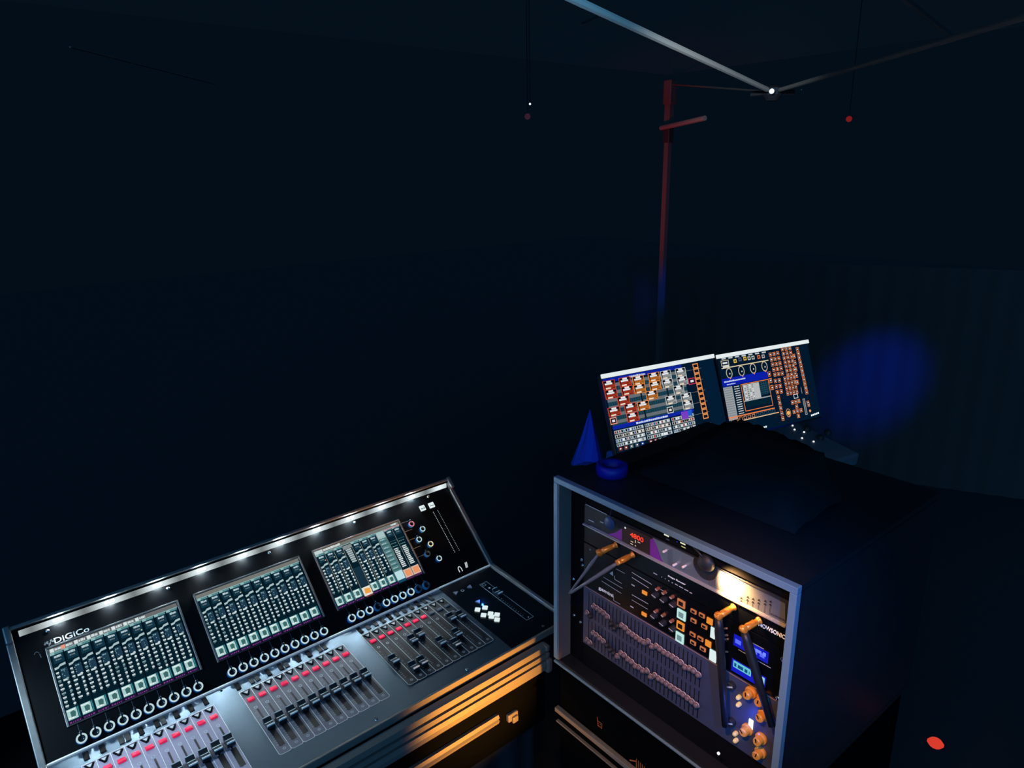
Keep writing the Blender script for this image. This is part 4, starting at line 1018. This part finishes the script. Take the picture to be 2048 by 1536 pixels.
b = B(); b.add(t); rf = b.out('roof_cloth', roof_mat(), parent=ct)
for k in (1, 2, 3):
    b = B(); x, y_ = ex[k]; x += -.1 if k < 2 else .1; y_ += .1 if k in (1, 2) else -.1
    b.box((x-.021, y_-.021, 0), (x+.021, y_+.021, ptop.z+.0)); b.out('corner_leg', M['pole'], parent=ct)
# coloured stage light on the leg
spot('red_light_on_leg', (lx-1.6, ly-.3, 1.2), (lx, ly, ptop.z-.35), (1.0, .05, .03), 60.0, 46, .9, .05)
spot('blue_light_on_leg', (lx-1.0, ly-1.2, 1.7), (lx, ly, Z0+.50), (.02, .05, 1.0), 60.0, 11, 1.0, .05)
spot('white_light_on_strut', (.45, -.95, 2.22), H + (far-H)*.22, (.86, .90, .88), 110.0, 17, 1.0, .02)
spot('teal_light_on_strut', (.45, -.95, 2.22), H + (far-H)*.62, (.16, .50, .85), 30.0, 34, 1.0, .02)

# small lamps in the dark
def roof_z(x, y_):
    C4_ = [Vector((q[0], q[1], ptop.z+.04)) for q in ex]; zs = []
    for k in range(4):
        n_ = (C4_[(k+1) % 4]-C4_[k]).cross(pk-C4_[k]); zs.append(pk.z - (n_.x*(x-pk.x)+n_.y*(y_-pk.y))/n_.z)
    return min(zs)
def bulb(name, px, py, D_, r_, m, label, cat, stretch=1.0, cord=True):
    p = atd(px, py, D_); b = B(); b.lathe([(0, -r_*stretch), (r_*.7, -r_*.7*stretch), (r_, 0), (r_*.7, r_*.7*stretch), (0, r_*stretch)], 12)
    if cord: b.tube([(0, 0, r_*.9), (0, 0, roof_z(p.x, p.y)-p.z-.001)], .0012, 6, 1)
    return tag(b.out(name, [m, M['cloth']], T(p), None, True), label, cat)
bulb('red_lamp', 1698, 238, 2.8, .010, glow('dim_red', rgb(120, 24, 24)), 'small dim red lamp hanging in the dark right of the tent hub', 'lamp')
bulb('pink_lamp', 1055, 233, 2.7, .011, glow('dim_pink', rgb(54, 28, 44)), 'faint pinkish lamp in the dark left of the tent leg', 'lamp')
bulb('white_lamp', 1060, 208, 2.72, .004, M['led'], 'tiny white point of light above the faint pinkish lamp', 'lamp')
bulb('white_lamp', 1232, 974, 2.2, .0040, M['led'], 'tiny white light just above the blue tape roll', 'lamp', 1.0, False)
bulb('red_ground_light', 1871, 1486, 1.9, .016, glow('ground_red', rgb(215, 60, 44)), 'small glowing red light low down at the right', 'lamp', .55, False)

# made-up drape that catches blue light, standing in for lit haze
t = bmesh.new(); g = []; a0_ = atd(1250, 800, 5.2); a1_ = atd(2300, 800, 5.2); NXX = 160
wdir = (a1_-a0_); wdir.z = 0
for i in range(NXX+1):
    p = a0_ + wdir*(i/NXX); nrm = Vector((-wdir.y, wdir.x, 0)).normalized(); p = p + nrm*.004*math.sin(i*.9)
    g.append((t.verts.new((p.x, p.y, 0)), t.verts.new((p.x, p.y, 1.35))))
for A, C in zip(g[:-1], g[1:]): t.faces.new((A[0], C[0], C[1], A[1]))
b = B(); b.add(t); dr = b.out('glow_drape', M['drape'], parent=None, smooth=True); struct(dr)
bp = atd(1705, 790, 5.2)
spot('blue_light_on_drape', bp + Vector((-1.3, -1.6, 1.4)), bp, (0.0, 0.03, 1.0), 330.0, 18, 1.0, .05)
